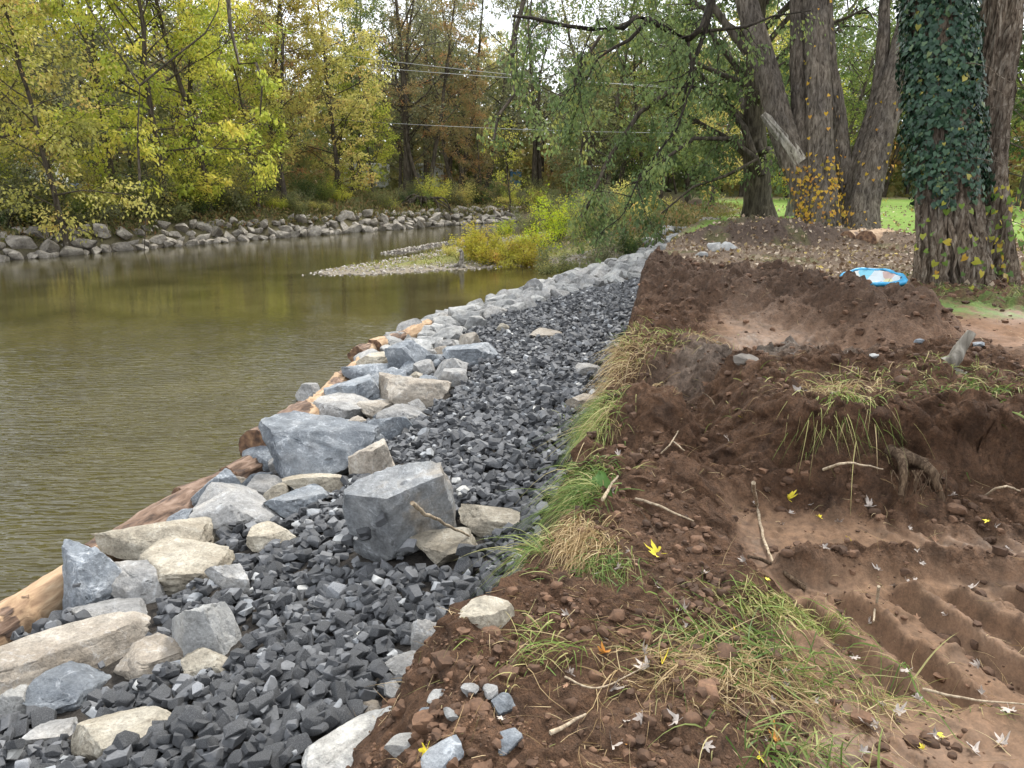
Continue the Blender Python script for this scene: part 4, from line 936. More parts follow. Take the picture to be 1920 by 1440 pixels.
# ------------------------------------------------------------------ shrubs and bank cover
def shrub(seed, h, rx, n, lsize, stems=14, top=.5):
    rs = np.random.RandomState(seed); A = Acc(); C = []; DD = []; RN = []
    for k in range(stems):
        a = rs.uniform(0, 6.28); e = rs.uniform(.15, 1); d = np.array((math.cos(a)*e*rx/h, math.sin(a)*e*rx/h, 1)); d /= np.linalg.norm(d)
        p = wander(rs, (math.cos(a)*.15*rx, math.sin(a)*.15*rx, -.1), d, h*rs.uniform(.6, 1.1), 5, .18, .02); tube(A, p, np.linspace(.018, .005, 6), 4); hue = rs.rand()
        for j in range(5):
            g = rs.uniform(.8, 5); g0 = int(min(g, 4)); qq = p[g0]+(p[g0+1]-p[g0])*(g-g0); dd = perp(rs, d, R(rs.uniform(20, 90))); p3 = wander(rs, qq, dd, h*.35, 3, .3, .05); tube(A, p3, (.007, .005, .004, .002), 3)
            m_ = n//(stems*5); tt = rs.rand(m_)*3; t0 = tt.astype(int).clip(0, 2); C.append(p3[t0]+(p3[t0+1]-p3[t0])*(tt-t0)[:, None]+rs.normal(size=(m_, 3))*h*.06); DD.append(np.tile(dd, (m_, 1))); RN.append(np.clip(hue*.6+rs.rand(m_)*.45, 0, 1))
    C = np.concatenate(C); C[:, 2] = np.abs(C[:, 2]); V, F, rn = leaf_quads(C, lsize, rs, .15, .5, np.concatenate(RN), np.concatenate(DD)); return A.mesh('stems', M['bark_far'], True), make_mesh('leaves', V, F, LM['olive'], {'rnd': rn})
SV = [shrub(60, 1.8, 1.5, 3400, .10), shrub(61, 1.4, 1.6, 3000, .09), shrub(62, 2.3, 1.5, 3600, .10, 18), shrub(63, 1.5, 1.2, 1300, .10, 16), shrub(64, 1.35, 1.9, 9000, .075, 34)]
def put_shrub(k, x, y, mat, label, group=None, s=1., cat='shrub', name='shrub', z=None):
    r = thing(name, (x, y, (Hs(x, y) if z is None else z)-.05), label, cat, group, (x*5+y) % 6.28); r.scale = (s, s, s); st = obj('stems', SV[k][0], r); lv = obj('leaves', SV[k][1], r)
    lv.material_slots[0].link = 'OBJECT'; lv.material_slots[0].material = LM[mat]; return r
rs = np.random.RandomState(14)
LM['yshrub'] = leaf_mat('leaves_yellow_shrub', [(0, (.26,.27,.03)), (.45, (.44,.40,.05)), (.8, (.50,.36,.06)), (1, (.45,.22,.08))], .4)
put_shrub(4, *P(915, 482, .3)[:2]+np.array((0, .9)), 'yshrub', 'rounded golden-yellow shrub with reddish fringe at the head of the gravel bar', None, 1.0)
put_shrub(4, *P(965, 487, .3)[:2]+np.array((0, .9)), 'yshrub', 'right half of the golden thicket, greener, behind the driftwood stump', None, .85)
put_shrub(1, *P(850, 478, .2)[:2]+np.array((0, .4)), 'gold', 'low orange-tinged shrub at the left foot of the golden shrub', None, .45)
for k, (u, v, dyy, mat, kk, s, lab) in enumerate([
 (1040, 492, 1.0, 'olive', 0, .95, 'olive bush just right of the golden shrub on the water edge'), (1095, 490, .9, 'olive', 1, 1.0, 'low olive bush in the middle of the bushy point'),
 (1150, 484, 1.2, 'grey', 0, 1.0, 'grey-green bush beside the end of the white rock band'), (1195, 476, 1.5, 'dark', 0, .95, 'dark green bush above the white rocks at the bend'),
 (1235, 462, 1.5, 'dark', 1, 1.1, 'dark bush at the bank edge under the hanging branches'), (1010, 478, 3.0, 'bright', 3, 1.0, 'lime-leaved young sycamore behind the golden shrub'),
 (1060, 462, 5.0, 'bright', 2, 1.0, 'tall bright yellow-green sapling in the middle of the bushes'), (1120, 466, 4.5, 'olive', 2, 1.05, 'tall olive bush behind the low ones of the point'),
 (1170, 460, 5.5, 'olive', 0, 1.35, 'wide olive-brown bush at the back of the point'), (1225, 452, 6.0, 'gold', 0, 1.3, 'tan-gold bush between the point and the lawn'),
 (945, 440, 7, 'bright', 3, .9, 'lime big-leaved sapling at the far waterline left of the point'), (1275, 440, 5.0, 'olive', 1, 1.2, 'olive weeds at the left corner of the lawn'),
 (1080, 445, 8, 'olive', 2, 1.2, 'bush mass far behind the bright sapling'), (1140, 440, 9, 'grey', 2, 1.2, 'grey-green bush far behind the olive ones'), (1000, 448, 9, 'olive', 0, 1.3, 'dull green bush behind the lime sycamore'),
 (1200, 436, 9, 'olive', 2, 1.3, 'tall olive bush before the lawn edge trees'), (1280, 425, 8, 'gold', 1, 1.2, 'straw-coloured bush at the far lawn corner')]):
    p = P(u, v, .4); put_shrub(kk, p[0], p[1]+dyy, mat, lab, None, s*(.68 if mat in ('olive', 'grey', 'dark') else .9))
ct_ = {}
for k in range(74):                                                    # bushes on the far bank
    x = -25+k*(29/74)+rs.uniform(-.4, .4); y = np.interp(x, fx_, fy_)+rs.uniform(2.1, 5.5)/.62
    if abs(x+9.6) < 1.3 and rs.rand() < .5: continue
    mt = ['olive', 'yellowgreen', 'dark', 'grey', 'olive', 'gold', 'mid'][k % 7]; ct_[mt] = ct_.get(mt, 0)+1
    put_shrub(k % 4, x, y, mt, '%s bush on the far bank slope, %s of its colour from the left' % (WD[mt], ORDN[ct_[mt]-1] if ct_[mt] <= 20 else 'rightmost'), 'bushes on the slope of the far bank', rs.uniform(.5, .95) if x > -15 else rs.uniform(.95, 1.5))
# ground cover on the far bank and the point
def cover(name, label, cat, pts, size, mat, seed, hgt=.25):
    rs = np.random.RandomState(seed); n = len(pts); z = H(pts[:,0], pts[:,1], True)+rs.rand(n)**1.6*hgt
    V, F, rn = leaf_quads(np.column_stack([pts, z]), size, rs, -.6, .35, None); a = Acc(); a.add(V, F, rn); return tag(obj(name, a.mesh(name, mat)), label, cat, kind='stuff')
n = 60000; x = rs.uniform(-32, 6, n); off = 1.0+rs.rand(n)**1.3*11; y = np.interp(x, fx_, fy_)+off/.62; okc = fbm(x*.6, y*.6, 2, 3) > -.35
gm = leaf_mat('dry_grass_and_weeds', [(0, (.07,.085,.025)), (.4, (.15,.15,.05)), (.75, (.27,.23,.10)), (1, (.24,.12,.05))], .3)
cover('bank_undergrowth', 'weeds, dry grass and fallen leaves covering the far bank', 'undergrowth', np.column_stack([x, y])[okc], .22, gm, 4, .35)
n = 26000; q = np.column_stack([rs.uniform(-7, 14, n), rs.uniform(23, 52, n)]); dq = segdist(q[:,0], q[:,1], BAR+[BAR[0]])*np.where(inpoly(q[:,0], q[:,1], BAR), 1, -1); q = q[dq > .15+rs.rand(n)*.9]
cover('bar_grass', 'short yellow-green weeds growing over the gravel bar', 'grass', q, .12, leaf_mat('bar_weeds', [(0, (.12,.14,.03)), (.6, (.25,.26,.05)), (1, (.34,.26,.12))], .3), 6, .14)
n = 24000; q = np.column_stack([rs.uniform(4, 20, n), rs.uniform(28, 58, n)]); xr_ = np.interp(q[:,1], XR_Y, XR_X); q = q[(q[:,0] > xr_-3.5)&(q[:,0] < xr_+.3)]
cover('lawn_edge_weeds', 'rough straw and green weeds between creek and lawn', 'weeds', q, .22, gm, 7, .55)
n = 9000; q = np.column_stack([rs.uniform(-7.2, 8, n), rs.uniform(23.2, 42, n)]); dq = segdist(q[:,0], q[:,1], BAR+[BAR[0]])*np.where(inpoly(q[:,0], q[:,1], BAR), 1, -1); isl = segdist(q[:,0], q[:,1], [(-5.0,31.5),(-3.9,35),(-2.6,38)]); q = q[((dq > -.35)&(dq < 1.6))|(isl < .5)]
V0, F0 = icos(1); a = Acc(); zq = H(q[:,0], q[:,1])
for k, (p, z_) in enumerate(zip(q, zq)):
    s_ = rs.uniform(.02, .07); a.add(V0*s_*rs.uniform(.6, 1.3, 3)+np.array((p[0], p[1], z_)), F0, rs.rand())
tag(obj('bar_pebbles', a.mesh('bar_pebbles', world_rock('bar_pebble_stone', (.16,.13,.10), (.27,.24,.20), (.42,.39,.34)), True)), 'pebbles edging the gravel bar in the creek', 'pebbles', kind='stuff')
#@@PART4@@
# ------------------------------------------------------------------ big trees on the near bank
def smooth_line(pts, n):
    pts = np.asarray(pts, float); m_ = len(pts); P_ = np.vstack([2*pts[0]-pts[1], pts, 2*pts[-1]-pts[-2]]); out = []
    for s in np.linspace(0, m_-1-1e-6, n):
        i = int(s); f = s-i; a, b_, c_, d = P_[i:i+4]
        out.append(.5*((2*b_)+(-a+c_)*f+(2*a-5*b_+4*c_-d)*f*f+(-a+3*b_-3*c_+d)*f**3))
    return np.array(out)
def big_trunk(pts, rad, seed, sides=72, per=28, furrow=.035, flutes=.04, flare=.35, nfl=7):
    """bark-ridged trunk surface"""
    L = np.linalg.norm(np.diff(pts, axis=0), axis=1).sum(); n = max(12, int(L*per)); p = smooth_line(pts, n); r = np.interp(np.linspace(0, 1, n), np.linspace(0, 1, len(rad)), rad)
    d = np.gradient(p, axis=0); d /= np.linalg.norm(d, axis=1)[:, None]; s = np.cross(d, (0, 1., .01)); s /= np.linalg.norm(s, axis=1)[:, None]; t_ = np.cross(s, d)
    th = np.arange(sides)/sides*2*math.pi; zz = np.linspace(0, L, n); Z, T = np.meshgrid(zz, th, indexing='ij'); RR = r[:, None]*np.ones_like(T)
    cx, sx = np.cos(T), np.sin(T)
    rid = np.abs(perlin(cx*3.2/.35*r[0]+seed, sx*3.2/.35*r[0]+Z*.55, seed))+.6*np.abs(perlin(cx*7+Z*.3, sx*7+Z*1.3, seed+1)); rid2 = fbm(cx*9+seed, sx*9+Z*2.5, 3, seed+2)
    k = (1-2.2*rid)*furrow+rid2*furrow*.5+flutes*RR*np.cos(nfl*T+1.3*perlin(Z*.6, Z*0, seed)*2+seed)*np.exp(-Z*.35)
    k = k+flare*RR*np.exp(-Z/.28)*(.55+.45*np.cos(nfl*T+seed))+RR*.10*fbm(cx*1.2, sx*1.2+Z*.6, 2, seed+4)
    q = RR+k; V = (p[:, None]+q[..., None]*(cx[..., None]*s[:, None]+sx[..., None]*t_[:, None])).reshape(-1, 3)
    i = np.arange(n-1)[:, None]*sides; j = np.arange(sides)[None]; kk = (j+1) % sides
    return V, np.stack([i+j, i+kk, i+sides+kk, i+sides+j], -1).reshape(-1, 4), p, r
def tr_part(name, pts, rad, seed, mat, root, base, **kw):
    V, F, p, r = big_trunk(pts, rad, seed, **kw); return obj(name, make_mesh(name, V-np.array(base), F, M[mat], None, True), root), p, r
LM['ivy'] = leaf_mat('ivy_leaves', [(0, (.012,.032,.018)), (.5, (.022,.055,.03)), (.85, (.045,.09,.045)), (.97, (.09,.13,.05)), (1, (.30,.26,.05))], .12, .32)
def ivy_leaves(C, Nrm, size, seed):
    """heart-shaped leaves lying on a surface, tips down"""
    rs = np.random.RandomState(seed); n = len(C); Nn = Nrm+rs.normal(size=(n, 3))*.33; Nn[:, 2] += .25; Nn /= np.linalg.norm(Nn, axis=1)[:, None]
    D = np.tile((0, 0, -1.), (n, 1))+rs.normal(size=(n, 3))*.45; D -= Nn*np.sum(D*Nn, 1)[:, None]; D /= np.linalg.norm(D, axis=1)[:, None]; S = np.cross(D, Nn); sz = (size*rs.uniform(.5, 1.25, n))[:, None]
    out = [(0, 0, .1), (-.28, .46, .02), (.2, .58, -.02), (.62, .30, .0), (1.0, 0, -.1), (.62, -.30, 0), (.2, -.58, -.02), (-.28, -.46, .02)]
    V = np.stack([C+sz*(a*D+b_*S+c_*Nn) for a, b_, c_ in out], 1).reshape(-1, 3); i = np.arange(n)[:, None]*8
    F = np.vstack([i+np.array([[0, a, a+1]]) for a in range(1, 7)]); return V, F, np.repeat(rs.rand(n), 8)
# -- the ivy tree
T0 = 9.9
ib = P(1790, 556, 1.5); base = (ib[0], ib[1]+.45, Hs(ib[0], ib[1]+.45)-.1)
root = thing('ivy_tree', base, 'massive shaggy-barked tree wrapped in dark ivy beside the blue paddling pool', 'tree')
def col(pl, t): return [PD(u, v, t) for u, v in pl]
tp = col([(1790, 590), (1785, 500), (1778, 380), (1768, 200), (1758, 20), (1750, -220), (1740, -420)], 10.25)
o, p1, r1_ = tr_part('trunk', tp, [.45, .42, .37, .33, .31, .28, .24], 5, 'bark_shaggy', root, base, furrow=.05, flutes=.09, flare=.42, nfl=8, sides=128, per=36)
sp_ = col([(1862, 585), (1852, 450), (1846, 320), (1860, 160), (1878, 20), (1900, -200), (1910, -400)], 10.5)
o, p2, r2_ = tr_part('side_trunk', sp_, [.34, .29, .26, .25, .24, .2, .16], 9, 'bark_shaggy', root, base, furrow=.05, flutes=.10, flare=.5, nfl=5, sides=96, per=36)
rs = np.random.RandomState(4); n = 14000
zz = rs.rand(n)**.9; zl = .0; zi = np.interp(zz, [0, 1], [np.interp(375, [0, 590], [0, 1]), 0])
idx = (len(p1)-1)*(.325+.62*zz); i0 = idx.astype(int).clip(0, len(p1)-2); c0 = p1[i0]; az = rs.uniform(0, 6.283, n); frn = np.column_stack([np.cos(az), np.sin(az), np.zeros(n)])
edge = .55*perlin(az*1.6, az*0, 7)+.25*perlin(az*5, az*0, 9)+.08; keep = (zz > edge*.35+rs.rand(n)**2*.10)&(fbm(az*1.5, zz*7, 2, 12) > -.62); rr = r1_[i0]*1.02+.05+.07*fbm(az*2, zz*9, 2, 3)+rs.rand(n)*.14
c0 = c0+frn*rr[:, None]; V, F, rn = ivy_leaves((c0)[keep]-np.array(base), frn[keep], .064, 2)
obj('ivy', make_mesh('ivy', V, F, LM['ivy'], {'rnd': rn}), root)
for k in range(22):                                   # woody vine ropes and thin loose stems on the bare part
    a = rs.uniform(3.3, 6.2); m_ = 14; zt = np.linspace(0, .33, m_); j = ((len(p1)-1)*zt).astype(int); aa = a+np.cumsum(rs.normal(size=m_)*.07); rr = r1_[j]+.03+.35*r1_[j]*np.exp(-zt*12)*.7; A = Acc()
    tube(A, p1[j]+np.column_stack([np.cos(aa)*rr, np.sin(aa)*rr, 0*aa])-np.array(base), rs.uniform(.012, .035), 6, .5); obj('vine_stem', A.mesh('vine_stem', M['bark_shaggy'], True), root)
for k in range(16):
    q = p1[int(len(p1)*rs.uniform(.15, .8))]-np.array(base); a = rs.uniform(3.2, 6.4); A = Acc(); tube(A, wander(rs, q+np.array((math.cos(a), math.sin(a), 0))*.42, (math.cos(a), math.sin(a), .1), rs.uniform(.3, 1.1), 6, .25, .06), np.linspace(.006, .003, 7), 4); obj('vine_twig', A.mesh('vine_twig', M['bark_shaggy'], True), root)
n = 240; a = rs.uniform(3.2, 6.6, n); zt = rs.rand(n)*.34; j = ((len(p1)-1)*zt).astype(int); sel = rs.rand(n) < .6; cc = np.where(sel[:, None], p2[(zt*.9*(len(p2)-1)).astype(int)], p1[j]); rr = np.where(sel, .36, .50)+rs.rand(n)*.12+.25*np.exp(-zt*10)
fr = np.column_stack([np.cos(a), np.sin(a), 0*a]); V, F, rn = ivy_leaves(cc+fr*rr[:, None]-np.array(base), fr, .075, 5)
LM['vine'] = leaf_mat('vine_leaves_green_yellow', [(0, (.07,.13,.03)), (.5, (.16,.24,.04)), (.8, (.42,.38,.05)), (1, (.50,.28,.05))], .4)
tag(obj('sprouts', make_mesh('sprouts', V, F, LM['vine'], {'rnd': rn}), root), kind='stuff')
def upper(root, base, top, seed, mat, bark='bark', h=8, r0=.3, spread=3.5, **kw):
    A, (V, F, rn) = grow_tree(seed=seed, h=h, r0=r0, first=.12, spread=spread, **kw); off = np.array(top)-np.array(base)
    obj('limbs', A.mesh('limbs', M[bark], True), root, off); obj('crown', make_mesh('crown', V, F, LM[mat], {'rnd': rn}), root, off)
upper(root, base, p1[-1], 81, 'dark', 'bark_shaggy', 6, .3, 3.6, n1=16, n2=7, n3=4, leaves=8, lsize=.13)

LM['willow'] = leaf_mat('leaves_soft_green', [(0, (.065,.10,.04)), (.4, (.135,.19,.07)), (.75, (.22,.28,.095)), (.93, (.34,.36,.10)), (1, (.46,.40,.10))], .45)
# -- the multi-stemmed tree
gb = P(1570, 432, 1.5); base = (gb[0], gb[1]+.5, 1.4); TT = 21.8
root = thing('multi_stem_tree', base, 'huge multi-stemmed tree with yellow vine leaves and a broken stub, behind the far dirt mound', 'tree')
stems = [([(1528,440),(1520,400),(1500,330),(1470,255),(1436,130),(1410,40),(1385,-60),(1360,-180)], [.5,.42,.38,.36,.33,.30,.28,.2], 0, 'leaning left'),
 ([(1548,448),(1543,380),(1538,300),(1534,160),(1528,0),(1524,-200)], [.46,.40,.36,.34,.31,.25], -.35, 0),
 ([(1515,440),(1511,400),(1505,300),(1500,180),(1497,60),(1490,-150)], [.36,.30,.27,.25,.22,.16], .05, 0),
 ([(1592,440),(1586,380),(1572,250),(1553,125),(1545,0),(1540,-200)], [.34,.30,.27,.24,.22,.16], .5, 0),
 ([(1612,446),(1620,380),(1640,290),(1668,190),(1692,100),(1712,0),(1735,-150)], [.56,.44,.40,.38,.34,.30,.2], -.1, 0),
 ([(1580,444),(1592,400),(1610,300),(1640,200),(1655,100),(1660,-60)], [.32,.26,.22,.2,.17,.1], .25, 0)]
tops = []
for k, (pl, rd, dt, _) in enumerate(stems):
    o, p, r = tr_part('trunk', col(pl, TT+dt), rd, 20+k, 'bark', root, base, furrow=.035, flutes=.05, flare=.3, nfl=5, sides=64, per=16); tops.append((p, r))
tr_part('broken_stub', col([(1500,305),(1470,262),(1448,235),(1430,214)], TT-.2), [.22,.18,.15,.08], 41, 'bark_pale', root, base, furrow=.03, flare=0, sides=40, per=30)
rs = np.random.RandomState(8); C = []; Nn = []
for (p, r), lo_, hi_, n in ((tops[0], 0, .32, 150), (tops[1], .02, .42, 190), (tops[2], 0, .45, 210), (tops[4], .02, .5, 50), (tops[3], 0, .4, 40), (tops[1], .4, .9, 30)):
    j = ((len(p)-1)*rs.uniform(lo_, hi_, n)).astype(int); a = rs.uniform(3.2, 6.2, n); f = np.column_stack([np.cos(a), np.sin(a), 0*a]); C.append(p[j]+f*(r[j]+.06+rs.rand(n)*.16)[:, None]); Nn.append(f)
V, F, rn = ivy_leaves(np.concatenate(C)-np.array(base), np.concatenate(Nn), .085, 6)
LM['yvine'] = leaf_mat('vine_leaves_amber', [(0, (.20,.17,.03)), (.3, (.55,.36,.04)), (.7, (.62,.36,.05)), (1, (.45,.20,.06))], .4)
tag(obj('vine_leaves', make_mesh('vine_leaves', V, F, LM['yvine'], {'rnd': rn}), root), kind='stuff')
for k, (p, r) in enumerate(tops[:5]): upper(root, base, p[-1], 90+k, ['dark', 'mid', 'dark', 'mid', 'dark'][k], 'bark', 6, max(.12, r[-1]), 4.0, n1=14, n2=7, n3=3, leaves=8, lsize=.15, grav=.04)
# dark overhead limbs reaching left from this tree, with hanging leaf sprays
def rel(pl, t, base): return [q-np.array(base) for q in col(pl, t)]
ex = [(rel([(1372,-120),(1340,-20),(1318,50),(1290,75),(1250,55),(1215,35),(1190,32),(1170,52),(1110,55),(1060,48),(1000,34),(960,30)], 20, base), .11, 1.6),
      (rel([(1215,38),(1180,75),(1150,90),(1120,110),(1100,150)], 20, base), .06, 2.6),
      (rel([(1342,-20),(1322,60),(1296,130),(1280,190)], 20.2, base), .09, 2.2),
      (rel([(1310,60),(1400,50),(1450,30),(1520,20)], 20.2, base), .05, 2),
      (rel([(1110,55),(1085,120),(1090,200),(1120,290)], 20, base), .02, 3),
      (rel([(1290,75),(1300,150),(1270,240),(1200,330),(1170,400)], 20, base), .045, 3)]
A, (V, F, rn) = grow_tree(seed=33, h=.2, r0=.01, first=.9, spread=.1, n1=1, n2=26, n3=5, leaves=9, lsize=.12, grav=.10, extra=ex, cl=.34)
obj('overhead_limbs', A.mesh('overhead_limbs', M['dark_limb'], True), root); obj('hanging_leaves', make_mesh('hanging_leaves', V, F, LM['willow'], {'rnd': rn}), root)
# -- tree behind with the dark hanging bough over the creek
db_ = P(1425, 408, 1.5); base = (db_[0], db_[1], 1.35); ex = [
 (rel([(1428,330),(1395,240),(1340,170),(1270,160),(1200,210),(1140,300),(1110,370),(1090,410)], 28, base), .15, 2.3),
 (rel([(1420,300),(1370,260),(1300,260),(1230,310),(1180,390)], 27.5, base), .11, 2.4), (rel([(1420,300),(1360,330),(1300,350),(1240,400)], 27, base), .08, 2.4),
 (rel([(1430,300),(1400,150),(1330,60),(1230,20),(1130,60),(1080,140),(1060,230)], 28.5, base), .13, 2.6), (rel([(1430,340),(1465,300),(1490,240),(1500,150)], 31, base), .14, 2),
 (rel([(1400,100),(1300,-40),(1180,-60),(1050,-30),(985,-10),(966,60),(958,110),(966,175),(934,218),(926,262)], 23, base), .12, .5), (rel([(1000,-30),(990,60),(1000,130),(985,190)], 23, base), .025, 1.5)]
A, (V, F, rn) = grow_tree(seed=44, h=12.5, r0=.58, first=.16, spread=5.8, n1=34, n2=11, n3=5, leaves=13, lsize=.15, grav=.06, extra=ex, cl=.42, lean=(-.1, 0), sides=14)
root = thing('drooping_tree', base, 'dark-trunked tree whose drooping dark green boughs reach out over the creek', 'tree')
obj('trunk', A.mesh('trunk', M['bark_far'], True), root); obj('crown', make_mesh('crown', V, F, LM['willow'], {'rnd': rn}), root)
pb = P(1470, 402, 1.5); r = thing('slim_tree', (pb[0], pb[1]-1, 1.45), 'slim pale trunk between the dark-trunked tree and the multi-stemmed one', 'tree')
A, (V, F, rn) = grow_tree(seed=55, h=13, r0=.24, first=.45, spread=3, n1=14, n2=6, n3=4, leaves=8, lsize=.15); obj('trunk', A.mesh('trunk', M['bark_pale'], True), r); obj('crown', make_mesh('crown', V, F, LM['mid'], {'rnd': rn}), r)

# ------------------------------------------------------------------ small built things far off
M['white_paint'] = simple('white_siding', (.75,.76,.76), .4, 0, 3, .06); M['dark_glass'] = simple('dark_glass', (.02,.025,.03), .1); M['rubber'] = simple('rubber', (.02,.02,.02), .8); M['stripe'] = simple('tan_stripe', (.35,.27,.18), .5); M['blue_paint'] = simple('blue_paint', (.10,.25,.42), .5, 0, 2, .1); M['car_paint'] = simple('blue_grey_car_paint', (.16,.20,.28), .25, .3)
def box(acc, x0, x1, y0, y1, z0, z1, bev=0):
    bm = bmesh.new(); bmesh.ops.create_cube(bm, size=1)
    for v in bm.verts: v.co = Vector(((x0+x1)/2+v.co.x*(x1-x0), (y0+y1)/2+v.co.y*(y1-y0), (z0+z1)/2+v.co.z*(z1-z0)))
    if bev: bmesh.ops.bevel(bm, geom=bm.edges[:], offset=bev, segments=3, affect='EDGES', profile=.5)
    bmesh.ops.triangulate(bm, faces=bm.faces); acc.add([v.co[:] for v in bm.verts], np.array([[v.index for v in f.verts] for f in bm.faces])); bm.free()
def boxo(name, mat, parent, *d, bev=0): a = Acc(); box(a, *d, bev=bev); return obj(name, a.mesh(name, M[mat]), parent)
def wheel(parent, x, y, r, wd=.2):
    a = Acc(); tube(a, [(x, y-wd/2, r), (x, y+wd/2, r)], r, 24, cap=True); w_ = obj('wheel', a.mesh('wheel', M['rubber']), parent); a = Acc(); tube(a, [(x, y-wd/2-.01, r), (x, y+wd/2+.01, r)], r*.55, 18, cap=True); obj('hub', a.mesh('hub', M['white_paint']), w_)
def camper(u, v, y, L, label, door=True):
    x = PX(u, y); r = thing('camper_trailer', (x, y, Hs(x, y)), label, 'trailer', None, .08)
    a = Acc(); box(a, -L/2, L/2, -1.2, 1.2, .45, 2.9, .18); obj('body', a.mesh('body', M['white_paint']), r)
    boxo('stripe', 'stripe', r, -L/2+.25, L/2-.25, -1.212, -1.19, 1.05, 1.25)
    for k in range(2 if L > 4 else 1):
        wx = -L/2+.9+k*L*.45; f = boxo('window', 'dark_glass', r, wx-.38, wx+.38, -1.225, -1.18, 1.55, 2.15); boxo('window_frame', 'stripe', f, wx-.43, wx+.43, -1.215, -1.185, 1.50, 2.20)
    if door: d = boxo('door', 'white_paint', r, L/2-1.5, L/2-.8, -1.235, -1.18, .6, 2.45); boxo('handle', 'rubber', d, L/2-1.42, L/2-1.34, -1.27, -1.23, 1.4, 1.5)
    boxo('hitch', 'rubber', r, -L/2-1.0, -L/2+.1, -.06, .06, .45, .55); wheel(r, .2, -1.12, .35); wheel(r, -.6, -1.12, .35); wheel(r, .2, 1.12, .35); wheel(r, -.6, 1.12, .35)
camper(808, 350, 82, 2.9, 'white camper trailer with one dark window beside the dark twin trunks across the creek')
camper(690, 350, 80, 4.6, 'longer white camper trailer half hidden behind the golden leaves across the creek')
camper(85, 345, 58, 2.8, 'white trailer peeking through trees far left of the far bank')
x = PX(967, 82); r = thing('portable_shed', (x, 82, Hs(x, 82)), 'small blue box-like cabin among the trees at the end of the creek', 'cabin'); boxo('wall', 'blue_paint', r, -.6, .6, -.6, .6, 0, 2.1, bev=.05); boxo('roof', 'white_paint', r, -.66, .66, -.66, .66, 2.1, 2.3, bev=.08); boxo('door', 'blue_paint', r, -.42, .42, -.63, -.61, .12, 1.95)
x = PX(205, 48); r = thing('parked_car', (x, 48, Hs(x, 48)), 'blue-grey car barely seen through leaves behind the large yellow-green tree', 'car', None, .1); a = Acc(); box(a, -2.1, 2.1, -.85, .85, .3, .95, .15); obj('body', a.mesh('body', M['car_paint']), r); a = Acc(); box(a, -1.1, 1.3, -.75, .75, .93, 1.45, .2); obj('cabin', a.mesh('cabin', M['dark_glass']), r)
for wx in (-1.3, 1.3):
    for wy in (-.8, .8): wheel(r, wx, wy, .32)
M['wire'] = simple('wire', (.35,.35,.35), .5)
for k, (a_, b_, t_, lb) in enumerate([((560, 78), (1300, 168), 48, 'upper overhead wire crossing in front of the woods'), ((540, 108), (1330, 160), 47, 'middle overhead wire crossing in front of the woods'), ((600, 228), (1350, 244), 50, 'lowest faint wire crossing in front of the woods')]):
    A = Acc(); p0, p1_ = PD(a_[0]-300, a_[1]-30, t_), PD(b_[0]+100, b_[1]+6, t_+2); s = np.linspace(0, 1, 20)[:, None]; q = p0*(1-s)+p1_*s; q[:, 2] -= (4*s*(1-s))[:, 0]*.5; mid = q.mean(0); tube(A, q-mid, .014, 4); tag(obj('power_line', A.mesh('power_line', M['wire']), None, mid), lb, 'wire')

# root mound, driftwood, logs and rubble
def twist(name, label, cat, lines, mat, loc, group=None):
    A = Acc()
    for pts, r0, r1 in lines: pp = smooth_line(np.array(pts, float), len(pts)*5); pp = pp+np.column_stack([perlin(pp[:,0]*9, pp[:,2]*9, k)*r0*.5 for k in (1, 2, 3)]); tube(A, pp, np.linspace(r0, r1, len(pp)), 9, .5, True)
    return tag(obj(name, A.mesh(name, M[mat], True), None, loc), label, cat)
q = P(865, 502, .02); twist('driftwood_stump', 'small weathered stump with a slanting root standing in the shallow bay', 'driftwood', [([(0,0,-.1),(0,.02,.2),(.03,0,.42),(0,0,.62)], .10, .06), ([(0,0,.12),(-.25,-.05,.06),(-.5,-.1,0),(-.6,-.1,-.08)], .07, .03), ([(0,0,.1),(.15,-.05,.03),(.22,-.1,-.08)], .06, .03)], 'bark_pale', q)
rs = np.random.RandomState(2); q = P(790, 395, 1.0); lines = []
for k in range(26): a = rs.uniform(0, 6.28); lines.append(([(0, 0, .2), (math.cos(a)*.7, math.sin(a)*.5, .5+rs.rand()*.5), (math.cos(a)*1.6, math.sin(a)*.8, rs.uniform(-.2, .7)), (math.cos(a)*2.0, math.sin(a), -.3)], rs.uniform(.06, .16), .03))
twist('root_mound', 'tangle of exposed dark roots above the rocks of the far bank', 'tree roots', lines, 'bark_far', (q[0], q[1]+1.5, Hs(q[0], q[1]+1.5)))
M['split_wood'] = bark_mat('split_wood', (.20,.11,.06), (.36,.22,.12), (.50,.36,.22), .8, .5)
for (u0, v0, u1, v1, r0, lb, pl) in [(1585, 449, 1628, 444, .17, 'left split log lying before the multi-stemmed tree', .6), (1622, 451, 1668, 446, .20, 'right split log with a bright orange end before the multi-stemmed tree', .7)]:
    root_ = log(u0, v0, u1, v1, r0, r0*.95, lb, pl, 1.62)
for (u, v, a, b_, lb) in [(1338, 470, 26, 20, 'left white concrete chunk beside the far dirt mound'), (1366, 466, 30, 18, 'right white concrete chunk beside the far dirt mound'), (1315, 478, 18, 10, 'small pale rock lying left of the concrete chunks')]:
    p = P(u, v, 1.55); V, F = boulder(u, (a/80, a/95, b_/75), 3, cuts=14, lo=.5, hi=.8); tag(obj('concrete_chunk', stone_mesh('concrete_chunk', V, F, M['white_rock']), None, (p[0], p[1], Hs(p[0], p[1])+.03)), lb, 'rubble')

